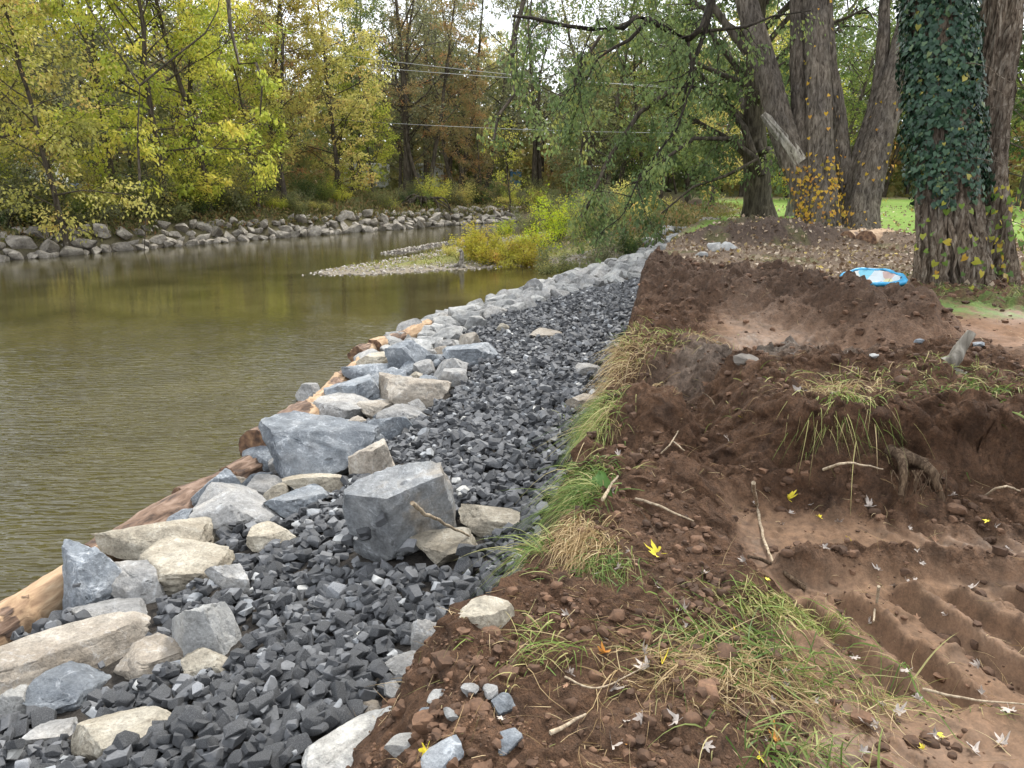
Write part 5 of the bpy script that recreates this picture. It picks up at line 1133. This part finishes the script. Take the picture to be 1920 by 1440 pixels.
# ------------------------------------------------------------------ paddling pool
M['pool_blue'] = simple('pool_blue_vinyl', (.035,.27,.47), .42, 0, 14, .3, .5); m, t, b = nodes('pool_print'); b.inputs['Roughness'].default_value = .4; g = N(t, 'ShaderNodeTexCoord'); vr = N(t, 'ShaderNodeTexVoronoi', Scale=7.0); t.links.new(g.outputs['Object'], vr.inputs['Vector']); sx = N(t, 'ShaderNodeSeparateColor'); t.links.new(vr.outputs['Color'], sx.inputs[0])
r = ramp(t, [(0, (.55,.60,.62)), (.45, (.62,.62,.58)), (.6, (.50,.36,.33)), (.72, (.2,.5,.6)), (.85, (.6,.58,.35))], sx.outputs[0]); r.color_ramp.interpolation = 'CONSTANT'; t.links.new(r.outputs['Color'], b.inputs['Base Color']); M['pool_print'] = m
pp_ = P(1652, 548, 1.52); z_ = Hs(pp_[0], pp_[1]+.15)
root = thing('paddling_pool', (pp_[0], pp_[1]+.25, z_+.07), 'crumpled bright blue paddling pool lying by the ivy tree', 'paddling pool', None, -.25)
n = 120; th = np.arange(n)/n*2*math.pi; prof = [(-.02,.0),(.01,.05),(.02,.10),(-.01,.135),(-.045,.14),(-.065,.12)]; prof2 = [(-.065,.12),(-.08,.07),(-.085,.03),(-.11,.012),(-.16,.01),(-.25,.015),(-.36,.012)]
def ring(prof, wr):
    V = []
    for k, (dr, dz) in enumerate(prof):
        w_ = wr*(.22*fbm(np.cos(th)*3+k*.25, np.sin(th)*3, 3, 5)); hz = (.85+.42*np.sin(th)+.12*perlin(np.cos(th)*2, np.sin(th)*2, 9)); V.append(np.column_stack([(.39+dr+w_*.1)*np.cos(th), (.31+dr*.8+w_*.1)*np.sin(th), dz*hz+w_*.02]))
    V = np.concatenate(V); i = np.arange(len(prof)-1)[:, None]*n; j = np.arange(n)[None]; k = (j+1) % n; return V, np.stack([i+j, i+k, i+n+k, i+n+j], -1).reshape(-1, 4)
V, F = ring(prof, 1.0); o = obj('side_wall', make_mesh('side_wall', V, F, M['pool_blue'], None, True), root); md = o.modifiers.new('thick', 'SOLIDIFY'); md.thickness = .006
V, F = ring(prof2, 1.0); o = obj('liner', make_mesh('liner', V, F, M['pool_print'], None, True), root)

# ------------------------------------------------------------------ crumbly soil
LV = []
for k in range(10):
    V, F = boulder(1200+k, (2, 1.6, 1.3), 2, cuts=9, lo=.5, hi=.9, rough=.22); LV.append(V)
F2 = icos(2)[1]; V1s = []; 
for k in range(8):
    V, F1_ = boulder(1230+k, (2, 1.5, 1.3), 1, cuts=6, lo=.5, hi=.9, rough=.2); V1s.append(V)
rs = np.random.RandomState(31); n = 80000
yy = .9+rs.rand(n)**1.7*11; xx = rs.uniform(-1.1, 1, n)*0+rs.uniform(-.9, 1.25, n)*(yy*.75+.6); xrr = np.interp(yy, XR_Y, XR_X)
mud_, bank_, far_, mo_, m2_, lawn_ = zones(xx, yy); clus = fbm(xx*2.2, yy*2.2, 3, 77)
pr = np.clip(bank_, 0, 1)*(xx > xrr-.12)*(1-.78*mud_)*(1-.8*far_)*np.clip(.45+clus*1.3, .06, 1); keep = rs.rand(n) < pr; xx, yy = xx[keep], yy[keep]
zz = H(xx, yy); A = Acc()
for k in range(len(xx)):
    dd = math.hypot(xx[k], yy[k]); s_ = (.0045+.022*rs.rand()**6)*(.9+.1*dd); 
    if rs.rand() < .006: s_ = rs.uniform(.03, .055)
    if s_ > .012: V, F = LV[k % 10], F2
    else: V, F = V1s[k % 8], F1_
    a = rs.uniform(0, 6.28); c_, q_ = math.cos(a), math.sin(a); V = V*s_; V = np.column_stack([V[:,0]*c_-V[:,1]*q_, V[:,0]*q_+V[:,1]*c_, V[:,2]])
    A.add(V+np.array((xx[k], yy[k], zz[k]+s_*.05)), F, rs.rand())
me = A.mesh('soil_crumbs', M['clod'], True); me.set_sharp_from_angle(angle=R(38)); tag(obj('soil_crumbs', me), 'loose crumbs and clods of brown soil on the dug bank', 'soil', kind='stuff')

# ------------------------------------------------------------------ grass, straw, sticks and fallen leaves
def blades(C, D, L, wd, droop, rs, K=6, curl=.15, rnd=None, ground=None):
    n = len(C); D = D/np.linalg.norm(D, axis=1)[:, None]; s = np.linspace(0, 1, K); side = np.cross(D, rs.normal(size=(n, 3))); side /= np.linalg.norm(side, axis=1)[:, None]+1e-9
    bend = rs.normal(size=(n, 3))*curl; V = np.zeros((n, K, 2, 3))
    for i, q in enumerate(s):
        p = C+D*(L*q)[:, None]+bend*(L*q*q)[:, None]; p[:, 2] -= droop*L*q*q
        if ground is not None: p[:, 2] = np.maximum(p[:, 2], H(p[:,0], p[:,1], True)+.004+.012*rs.rand(n)*(i > 0))
        w_ = (wd*(1-q)**.6*(.5+.5*min(1, q*6+.4)))[:, None]*.5; V[:, i, 0] = p-side*w_; V[:, i, 1] = p+side*w_
    V = V.reshape(-1, 3); b0 = np.arange(n)[:, None, None]*K*2+np.arange(K-1)[None, :, None]*2; F = (b0+np.array([0, 1, 3, 2])[None, None]).reshape(-1, 4); rnd = rs.rand(n) if rnd is None else rnd
    return V, F, np.repeat(rnd, K*2)
GM = {'green': leaf_mat('grass_green', [(0, (.07,.12,.025)), (.4, (.13,.20,.045)), (.7, (.25,.31,.09)), (1, (.46,.38,.18))], .3), 'mixed': leaf_mat('grass_mixed', [(0, (.10,.18,.03)), (.4, (.26,.32,.08)), (.7, (.42,.38,.15)), (1, (.50,.38,.2))], .25), 'straw': leaf_mat('grass_straw', [(0, (.22,.14,.06)), (.5, (.42,.30,.15)), (.9, (.58,.45,.26)), (1, (.25,.30,.08))], .25)}
def tuft(u, v, h, n, L, spread, dirv, mat, label, droop=.6, seed=0, follow=False, fan=.5, wd=.005, kind=None):
    rs = np.random.RandomState(seed+int(u)); c0 = P(u, v, h); c0[2] = h; off = rs.normal(size=(n, 3))*np.array(spread); C = np.array(c0)+off
    zc = H(C[:,0], C[:,1], True); C[:, 2] = zc-.005 if follow or h is None else np.maximum(zc-.005, np.minimum(C[:,2], zc+.02))
    D = np.array(dirv, float)[None]+rs.normal(size=(n, 3))*fan; D[:, 2] = np.abs(D[:, 2]) if not follow else np.abs(D[:, 2])*.35
    V, F, rn = blades(C, D, L*rs.uniform(.35, 1.15, n), wd*rs.uniform(.6, 1.4, n), droop, rs, 7, .18, None, True if follow else None)
    mid = C.mean(0); o = obj('grass_tuft', make_mesh('grass_tuft', V-mid, F, GM[mat], {'rnd': rn}), None, mid); return tag(o, label, 'grass', kind='stuff' if follow else kind)
tuft(1140, 800, 1.15, 620, .36, (.07, .16, .03), (-.6, -.35, .6), 'green', 'long green grass tuft hanging over the gravel from the upper bank edge', 1.0, 1)
tuft(1128, 845, 1.1, 480, .32, (.07, .18, .03), (-.6, -.5, .4), 'mixed', 'yellowing grass mixed under the long green upper tuft', 1.1, 2)
tuft(1105, 995, 1.08, 480, .38, (.06, .11, .03), (-.75, -.25, .6), 'green', 'green grass tuft with wide arching blades, around the big dock leaf', .9, 3, fan=.55, wd=.006)
tuft(1098, 1080, 1.05, 1300, .32, (.08, .09, .03), (-.55, -.75, .35), 'straw', 'thick mop of dry straw-coloured grass hanging over the bank edge', 1.05, 4, fan=.35, wd=.004)
tuft(1135, 1120, 1.08, 260, .24, (.08, .06, .02), (-.1, -.7, .4), 'green', 'small dark green tuft right of the dry mop of grass', .8, 5)
tuft(1020, 1105, 1.0, 140, .42, (.05, .10, .02), (-.85, .1, .75), 'green', 'few long arching green blades reaching over the stones left of the dry mop', .9, 6, wd=.006)
tuft(1165, 660, 1.45, 700, .30, (.12, .35, .03), (-.7, -.3, .35), 'straw', 'dry grass fringe hanging off the turf edge beside the upper gravel', 1.0, 7, wd=.006)
tuft(1200, 640, 1.5, 600, .26, (.30, .35, .03), (-.3, -.2, .6), 'mixed', 'flattened green and straw grass on top of the turf edge', .7, 8, wd=.006)
tuft(1290, 650, 1.5, 420, .26, (.35, .2, .03), (.4, -.3, .4), 'straw', 'dry grass strewn over the turf clod behind the soil knob', .8, 9, wd=.006)
tuft(1585, 735, 1.74, 220, .26, (.12, .05, .02), (0, -.6, .25), 'mixed', 'pale grass tuft hanging down the face of the dug berm', 1.25, 10, fan=.55)
tuft(1570, 715, 1.74, 200, .20, (.14, .06, .02), (0, -.3, .5), 'straw', 'straw on the lip of the berm above the hanging tuft', .8, 22, fan=.8)
tuft(1440, 1245, 1.15, 260, .32, (.24, .10, .01), (-.2, .05, .3), 'green', 'flattened green grass spread on the soil below the tyre marks', .5, 11, True, .9, .006)
tuft(1400, 1280, 1.15, 360, .28, (.26, .10, .01), (.1, -.1, .3), 'straw', 'dry flattened grass mixed into the flattened green grass', .5, 12, True, .9, .004)
tuft(1465, 1150, 1.15, 380, .14, (.14, .05, .01), (0, 0, .4), 'mixed', 'matted patch of short grass left of the first tyre ridge', .6, 13, True, .9)
tuft(1500, 1400, 1.2, 130, .26, (.12, .05, .01), (.2, -.1, .7), 'green', 'green grass tuft at the bottom edge among pale leaves', .8, 14, False, .6, .006)
tuft(1330, 1300, 1.15, 300, .22, (.2, .10, .01), (0, 0, .3), 'straw', 'thin straw scattered near the bottom of the soil slope', .5, 15, True, .9, .003)
tuft(1020, 1290, 1.05, 160, .26, (.10, .08, .01), (-.6, -.4, .5), 'mixed', 'sparse grass hanging beside the soil-smeared cream boulder', .9, 16)
tuft(1690, 705, 1.7, 300, .20, (.5, .12, .02), (.1, -.2, .6), 'mixed', 'weedy grass along the top of the berm near the grey wood stub', .7, 17)
tuft(1830, 730, 1.7, 260, .20, (.3, .14, .02), (.1, -.4, .6), 'green', 'green weeds on the berm at the right edge', .8, 18, wd=.007)
tuft(1640, 1300, 1.15, 200, .14, (.22, .06, .01), (0, 0, .3), 'mixed', 'short sparse grass on the mud below the tyre ridges', .5, 19, True, .9, .003)
tuft(1120, 925, 1.2, 200, .2, (.08, .08, .01), (-.4, -.4, .5), 'green', 'small green weeds on the soil above the big dock leaf', .8, 21, wd=.008)
rs = np.random.RandomState(6)
# straw and rootlets over the whole dug strip
n = 9000; y = 1.5+rs.rand(n)**1.4*8; x = rs.uniform(-.7, 1.0, n)*(y*.75+.3); mk = (x > np.interp(y, XR_Y, XR_X)+.02)&(rs.rand(n) < np.clip(.35+fbm(x*1.7, y*1.7, 2, 50), .04, 1)); C = np.column_stack([x, y, H(x, y)+.008])[mk]; n = len(C)
D = rs.normal(size=(n, 3)); D[:, 2] = np.abs(D[:, 2])*.3; V, F, rn = blades(C, D, rs.uniform(.02, .14, n), rs.uniform(.0015, .0035, n), .3, rs, 4, .3)
tag(obj('straw_litter', make_mesh('straw_litter', V, F, GM['straw'], {'rnd': rn})), 'short bits of straw and rootlet strewn over the dug soil', 'straw', kind='stuff')
# grass strip by the ivy tree
n = 9000; u_ = rs.uniform(2.7, 9, n); v_ = rs.uniform(8.3, 10.5, n); mk = fbm(u_*1.5, v_*1.5, 2, 9)+1.2*(1-np.abs(v_-(9.45-(u_-5)*.03))/.55) > .45; C = np.column_stack([u_, v_, H(u_, v_)])[mk]; n = len(C); D = rs.normal(size=(n, 3)); D[:, 2] = np.abs(D[:, 2])+.5
V, F, rn = blades(C, D, rs.uniform(.05, .16, n), rs.uniform(.006, .012, n), .5, rs, 4, .2); tag(obj('tree_foot_grass', make_mesh('tree_foot_grass', V, F, GM['green'], {'rnd': rn})), 'green grass strip at the foot of the ivy tree', 'grass', kind='stuff')
# leaf litter under the trees
n = 15000; x = rs.uniform(2, 24, n); y = rs.uniform(9.6, 18.6, n); mk = (x > np.interp(y, XR_Y, XR_X)+.3); C = np.column_stack([x, y, H(x, y)+.015])[mk]; V, F, rn = leaf_quads(C, .085, rs, 0, .8)
LM['litter'] = leaf_mat('leaf_litter', [(0, (.12,.075,.045)), (.5, (.27,.19,.12)), (.9, (.42,.34,.25)), (1, (.45,.33,.06))], .1)
tag(obj('leaf_litter', make_mesh('leaf_litter', V, F, LM['litter'], {'rnd': rn})), 'brown and tan fallen leaves carpeting the ground under the trees', 'leaves', kind='stuff')
n = 2600; x = rs.uniform(2, 34, n); y = rs.uniform(18.5, 45, n); C = np.column_stack([x, y, H(x, y)+.03]); V, F, rn = leaf_quads(C, .12, rs, 0, .8); tag(obj('lawn_leaves', make_mesh('lawn_leaves', V, F, LM['litter'], {'rnd': rn})), 'scattered fallen leaves on the green lawn', 'leaves', kind='stuff')
# small leaf litter on mud close by
def maple(seed, curl):
    rs = np.random.RandomState(seed); lob = [(0, 1), (.9, .88), (-.9, .88), (1.75, .6), (-1.75, .6)]; ang = []; rad = []
    for a, r_ in sorted(lob):
        ang += [a-.36, a-.23, a-.17, a, a+.17, a+.23]; rad += [.40, r_*.70, r_*.80, r_, r_*.80, r_*.68]
    ang = np.array(ang); rad = np.array(rad)*rs.uniform(.85, 1.1, len(rad)); o_ = np.column_stack([np.sin(ang)*rad, np.cos(ang)*rad, 0*ang]); inner = o_*.5
    V = np.vstack([o_, inner, [(0, 0, 0)]]); n = len(ang); a1, a2 = rs.uniform(0, 3, 2); V[:, 2] += curl*(V[:,0]*math.cos(a1)+V[:,1]*math.sin(a1))**2+curl*.6*np.abs(V[:,0])+.10*noise3(V, 2.2, seed, 2)
    V[:, 0] *= 1-.25*curl; i = np.arange(n-1); F4 = np.stack([i, i+1, i+1+n, i+n], -1); F3 = np.stack([i+n, i+n+1, np.full(n-1, 2*n)], -1); a = Acc(); a.add(V, F4); a.F.setdefault(3, []).append(F3)
    st = Acc(); tube(a, [(0, 0, 0), (.02, -.3, .05), (.05, -.65, .12)], .018, 4); return a
M['leaf_pale'] = simple('pale_leaf_underside', (.36,.31,.27), .7, 0, 25, .4); M['leaf_yellow'] = simple('yellow_leaf', (.72,.60,.05), .6, 0, 30, .25); M['leaf_orange'] = simple('orange_leaf', (.55,.25,.05), .6, 0, 30, .3); M['leaf_brown'] = simple('brown_leaf', (.25,.14,.08), .7, 0, 30, .3)
mp_ = [maple(k, c_).mesh('fallen_leaf', M['leaf_pale'], True) for k, c_ in enumerate((.1, .35, .6, .8, .45, 1.0))]
def put_leaf(k, x, y, s, mat, label, group=None, lift=.012):
    o = obj('fallen_leaf', mp_[k % 6], None, (x, y, Hs(x, y)+lift), (rs.uniform(-.7, .7), rs.uniform(-.7, .7), rs.uniform(0, 6.28)), (s*rs.uniform(.45, 1.05), s*rs.uniform(.8, 1.1), s*rs.uniform(.6, 2.0))); o.material_slots[0].link = 'OBJECT'; o.material_slots[0].material = M[mat]; return tag(o, label, 'leaf', group)
for k, (u, v, px_, mat, lb) in enumerate([
 (1634, 1372, 52, 'leaf_pale', 'largest pale maple leaf, at the bottom below the flattened grass'), (1878, 1400, 50, 'leaf_pale', 'pale maple leaf in the lower right corner of the mud'), (1682, 1342, 36, 'leaf_pale', 'curled pale leaf just right of the largest one'),
 (1482, 897, 34, 'leaf_pale', 'star-shaped cream maple leaf below the face of the berm'), (1470, 935, 20, 'leaf_pale', 'tiny curled leaf under the star-shaped cream one'), (1722, 1318, 26, 'leaf_pale', 'small pale leaf on the smooth mud right of the bottom grass'),
 (1890, 1335, 34, 'leaf_pale', 'pale folded leaf near the right edge of the wet mud'), (1322, 1082, 34, 'leaf_pale', 'pale leaf on the crumbly soil left of the small twig'), (1278, 1140, 28, 'leaf_pale', 'pale leaf lying between the dry grass mop and the matted grass patch'),
 (1160, 1070, 36, 'leaf_pale', 'cream leaf right of the big dock leaf'), (1212, 1265, 40, 'leaf_pale', 'curled pale maple leaf beside the yellow one on the lower soil'), (1148, 1400, 44, 'leaf_pale', 'cream leaf beside the orange scrap at the bottom soil'),
 (942, 1352, 26, 'leaf_pale', 'pale five-lobed leaf below the pale stones of the dirt slope'), (940, 1415, 40, 'leaf_pale', 'pale leaf at the bottom edge left of the soil slope centre'), (1570, 985, 26, 'leaf_pale', 'crumpled pale leaf where mud meets the dark hollow'), (1632, 955, 28, 'leaf_pale', 'white leaf in front of the hanging root stump'),
 (1232, 1043, 44, 'leaf_yellow', 'bright yellow leaf on soil right of the big dock leaf'), (1242, 1247, 34, 'leaf_yellow', 'lemon yellow maple leaf on the lower soil'), (1755, 1380, 28, 'leaf_yellow', 'small yellow leaf on the mud near the bottom'), (1425, 1425, 40, 'leaf_yellow', 'yellow leaf in the bottom grass tuft'),
 (1452, 1395, 44, 'leaf_orange', 'round orange-brown leaf in the bottom grass'), (1130, 1232, 30, 'leaf_orange', 'orange leaf on soil above the curled pale ones'), (795, 1362, 38, 'leaf_orange', 'orange curled leaf among stones on the left dirt slope'), (800, 1415, 34, 'leaf_yellow', 'yellow scrap of leaf at the bottom of the left dirt slope'),
 (1185, 1398, 30, 'leaf_orange', 'orange scrap next to the cream leaf at the bottom'), (1468, 815, 16, 'leaf_pale', 'tiny pale leaf on the berm face')]):
    h0 = 1.2
    for _ in range(5): p = P(u, v, h0); h0 = Hs(p[0], p[1])
    t_ = math.hypot(p[1], 1.7); put_leaf(k, p[0], p[1], px_/F_PX*t_*.62, mat, lb)
cnt = 0
while cnt < 85:
    u = rs.uniform(1020, 1900); v = rs.uniform(660, 1430); p = P(u, v, 1.25)
    h0 = Hs(p[0], p[1]); p = P(u, v, h0)
    if p[0] < np.interp(p[1], XR_Y, XR_X)+.25: continue
    z4 = rs.rand(); mt = 'leaf_pale' if z4 < .84 else 'leaf_yellow' if z4 < .9 else 'leaf_brown'; wd = {'leaf_pale': 'pale', 'leaf_yellow': 'yellow', 'leaf_brown': 'brown'}[mt]
    put_leaf(cnt, p[0], p[1], rs.uniform(.02, .042), mt, 'small curled %s leaf scattered on the dug soil' % wd, 'small %s leaves scattered on the soil' % wd); cnt += 1
# big dock leaf
c0 = P(1118, 988, 1.12); n_ = 13; s = np.linspace(0, 1, n_); wv_ = .055*np.sin(np.clip(s*1.05, 0, 1)*math.pi)**.6*(1-.35*s); V = []
for k, q in enumerate(s):
    for m_ in (-1, -.5, 0, .5, 1): V.append((q*.22, m_*wv_[k], .03*abs(m_)+.012*math.sin(q*22+m_*3)-.10*q*q))
V = np.array(V); i = np.arange(n_-1)[:, None]*5; j = np.arange(4)[None]; F = np.stack([i+j, i+j+1, i+6+j, i+5+j], -1).reshape(-1, 4); M['dock'] = leaf_mat('dock_leaf', [(0, (.08,.16,.04)), (1, (.14,.25,.07))], .3)
tag(obj('dock_leaf', make_mesh('dock_leaf', V, F, M['dock'], {'rnd': np.tile([.1, .6, 1, .6, .1], n_)}, True), None, (c0[0]+.03, c0[1]+.05, max(c0[2], Hs(c0[0], c0[1]))+.07), (R(35), R(25), R(-95)), (1.15, 1.15, 1.15)), 'broad crinkled green dock leaf in the grass at the bank edge', 'leaf')
# sticks and roots
M['stick'] = bark_mat('dry_stick', (.17,.13,.09), (.36,.29,.21), (.48,.41,.31), 4, .3); M['root'] = bark_mat('soil_caked_root', (.05,.032,.02), (.11,.075,.05), (.20,.145,.095), 3, .8)
def stick(pl, r0, label, mat='stick', hs=None, name='stick'):
    pts = []
    for k, (u, v) in enumerate(pl):
        h0 = 1.2
        for _ in range(5): p = P(u, v, h0); h0 = max(Hs(p[0], p[1]), .1)+(hs[k] if hs else .015)
        pts.append(P(u, v, h0))
    pts = np.array(pts); mid = pts.mean(0); pp = smooth_line(pts, len(pts)*5)-mid; pp += np.column_stack([perlin(pp[:,0]*12, pp[:,1]*12, k)*r0*.6 for k in (1, 2, 3)])
    A = Acc(); tube(A, pp, np.linspace(r0, r0*.5, len(pp)), 8, .5, True); return tag(obj(name, A.mesh(name, M[mat], True), None, mid), label, name)
stick([(772, 945), (800, 965), (840, 985), (880, 1005)], .013, 'pale stick leaning across the huge rusty-patched boulder', hs=[.62, .45, .25, .10])
stick([(1412, 905), (1420, 950), (1432, 1010), (1452, 1060)], .011, 'long orange-brown twig standing down the mud slope left of the smooth mud', hs=[.05, .03, .03, .02])
stick([(1192, 935), (1240, 950), (1300, 978)], .008, 'thin pale root lying on the left soil mound')
stick([(1648, 1100), (1642, 1135), (1637, 1165)], .007, 'short upright stick poking from the second tyre ridge', hs=[.12, .06, .01])
stick([(1030, 1375), (1060, 1360), (1098, 1338)], .008, 'twig at the bottom of the soil slope')
stick([(1060, 1270), (1120, 1290), (1210, 1250)], .004, 'thin bent stem above the bottom soil slope')
stick([(1130, 935), (1145, 910), (1158, 893)], .010, 'short pale stick stuck in the soil above the overhanging grass', hs=[.02, .05, .09])
stick([(1730, 1293), (1800, 1308), (1925, 1322)], .006, 'long thin straw stem on the mud at the right edge')
stick([(1545, 880), (1590, 868), (1655, 880)], .006, 'pale thin root poking from the berm near the hanging root stump', hs=[.15, .18, .2])
stick([(1240, 850), (1258, 830), (1272, 808)], .006, 'forked dry stem on the knob of soil', hs=[.02, .05, .08])
stick([(1262, 828), (1280, 842), (1300, 860)], .005, 'second dry stem crossing the knob of soil', hs=[.03, .03, .02])
stick([(1840, 935), (1880, 912), (1925, 925)], .007, 'arched pale root spanning the dark hollow at the right edge', hs=[.10, .2, .12])
stick([(1195, 950), (1230, 1000), (1262, 1060)], .003, 'fine rootlet trailing down the left soil mound', 'root')
stick([(1340, 760), (1330, 745), (1315, 735)], .006, 'small root in the notch behind the soil knob', 'root')
stick([(1510, 1105), (1480, 1080), (1440, 1055), (1405, 1045)], .014, 'muddy root at the head of the first tyre ridge', 'root')
q = np.array((2.12, 3.74, 1.40)); lines = [([(-.02,.18,.06),(0,.05,.05),(-.03,-.05,-.02),(-.05,-.09,-.16)], .045, .02), ([(.05,.18,.05),(.14,.04,.03),(.2,-.06,-.05),(.24,-.1,-.2)], .05, .022), ([(0,.1,.04),(.1,.06,.05),(.18,.04,.02)], .05, .04)]
for k in range(16): a = rs.uniform(-.1, .3); lines.append(([(a, -.02, 0), (a+rs.normal()*.05, -.07, -.08), (a+rs.normal()*.09, -.1, -.2-rs.rand()*.08)], .004, .002))
twist('root_stump', 'forked soil-caked root hanging with rootlets over the dark hollow in the berm', 'root', lines, 'root', q).scale = (.75, .75, .75)
q = P(1790, 700, 1.7); q[2] = Hs(q[0], q[1])-.02; twist('wood_stub', 'weathered grey wood stub sticking up from the berm at the right', 'wood', [([(-.18,-.05,0),(-.08,0,.08),(.04,.03,.2),(.09,.05,.32)], .065, .03), ([(-.05,0,.05),(.08,-.05,.03),(.2,-.1,0)], .04, .02)], 'bark_pale', q)
M['clay'] = simple('grey_clay', (.13,.11,.09), .7, 0, 20, .3, .6)
# stones lying on the soil
for k, (u, v, px_, mt, lb) in enumerate([
 (752, 1412, 52, 'white_rock', 'pale flat stone at the bottom of the dirt slope'), (815, 1318, 34, 'white_rock', 'white chunk near the middle of the dirt slope'), (846, 1350, 30, 'white_rock', 'square white chunk below the others on the dirt slope'), (880, 1300, 30, 'grey_rock', 'round pale pebble below the soil-smeared boulder'),
 (940, 1335, 44, 'blue_rock', 'flat grey stone right of the white chunks'), (920, 1305, 32, 'grey_rock', 'grey upright stone below the soil-smeared boulder'), (795, 1345, 26, 'blue_rock', 'small grey stone above the orange curled leaf'), (825, 1440, 70, 'blue_rock', 'grey stone cut by the bottom edge'),
 (735, 1298, 40, 'grey_rock', 'grey elongated stone at the left side of the dirt slope'), (690, 1335, 46, 'tan_rock', 'brownish stone at the crest of the dirt slope'), (950, 1405, 50, 'blue_rock', 'muddy grey stone at the bottom centre'), (1500, 668, 26, 'white_rock', 'white stone on the grey clay of the berm top'),
 (1470, 690, 40, 'tan_rock', 'tan stone in the grey clay'), (1440, 695, 50, 'clay', 'large muddy grey lump in the clay'), (1520, 690, 30, 'grey_rock', 'grey stone right of the white stone'), (1400, 700, 40, 'clay', 'rounded grey clay lump at the left of the berm top'), (1725, 660, 20, 'blue_rock', 'small blue-grey stone on the flat dirt'),
 (1830, 690, 26, 'blue_rock', 'slate-grey stone on the berm at the right'), (1860, 672, 22, 'blue_rock', 'second slate-grey stone farther right'), (1640, 672, 18, 'white_rock', 'small pale stone in the middle of the rut'), (1585, 675, 18, 'tan_rock', 'tiny tan stone in the rut'), (1262, 655, 20, 'white_rock', 'pale stone on the turf clod'), (1348, 655, 14, 'grey_rock', 'pebble beside the rut')]):
    h0 = 1.2
    for _ in range(5): p = P(u, v, h0); h0 = Hs(p[0], p[1])
    t_ = math.hypot(p[1], CAM_H-h0); s_ = px_/F_PX*t_; V, F = boulder(900+k, (s_*1.1, s_*.8, s_*.6), 3, cuts=14, lo=.5, hi=.85, rough=.04); tag(obj('loose_stone', stone_mesh('loose_stone', V, F, M[mt]), None, (p[0], p[1]+s_*.2, h0+s_*.1), (0, 0, k)), lb, 'stone')
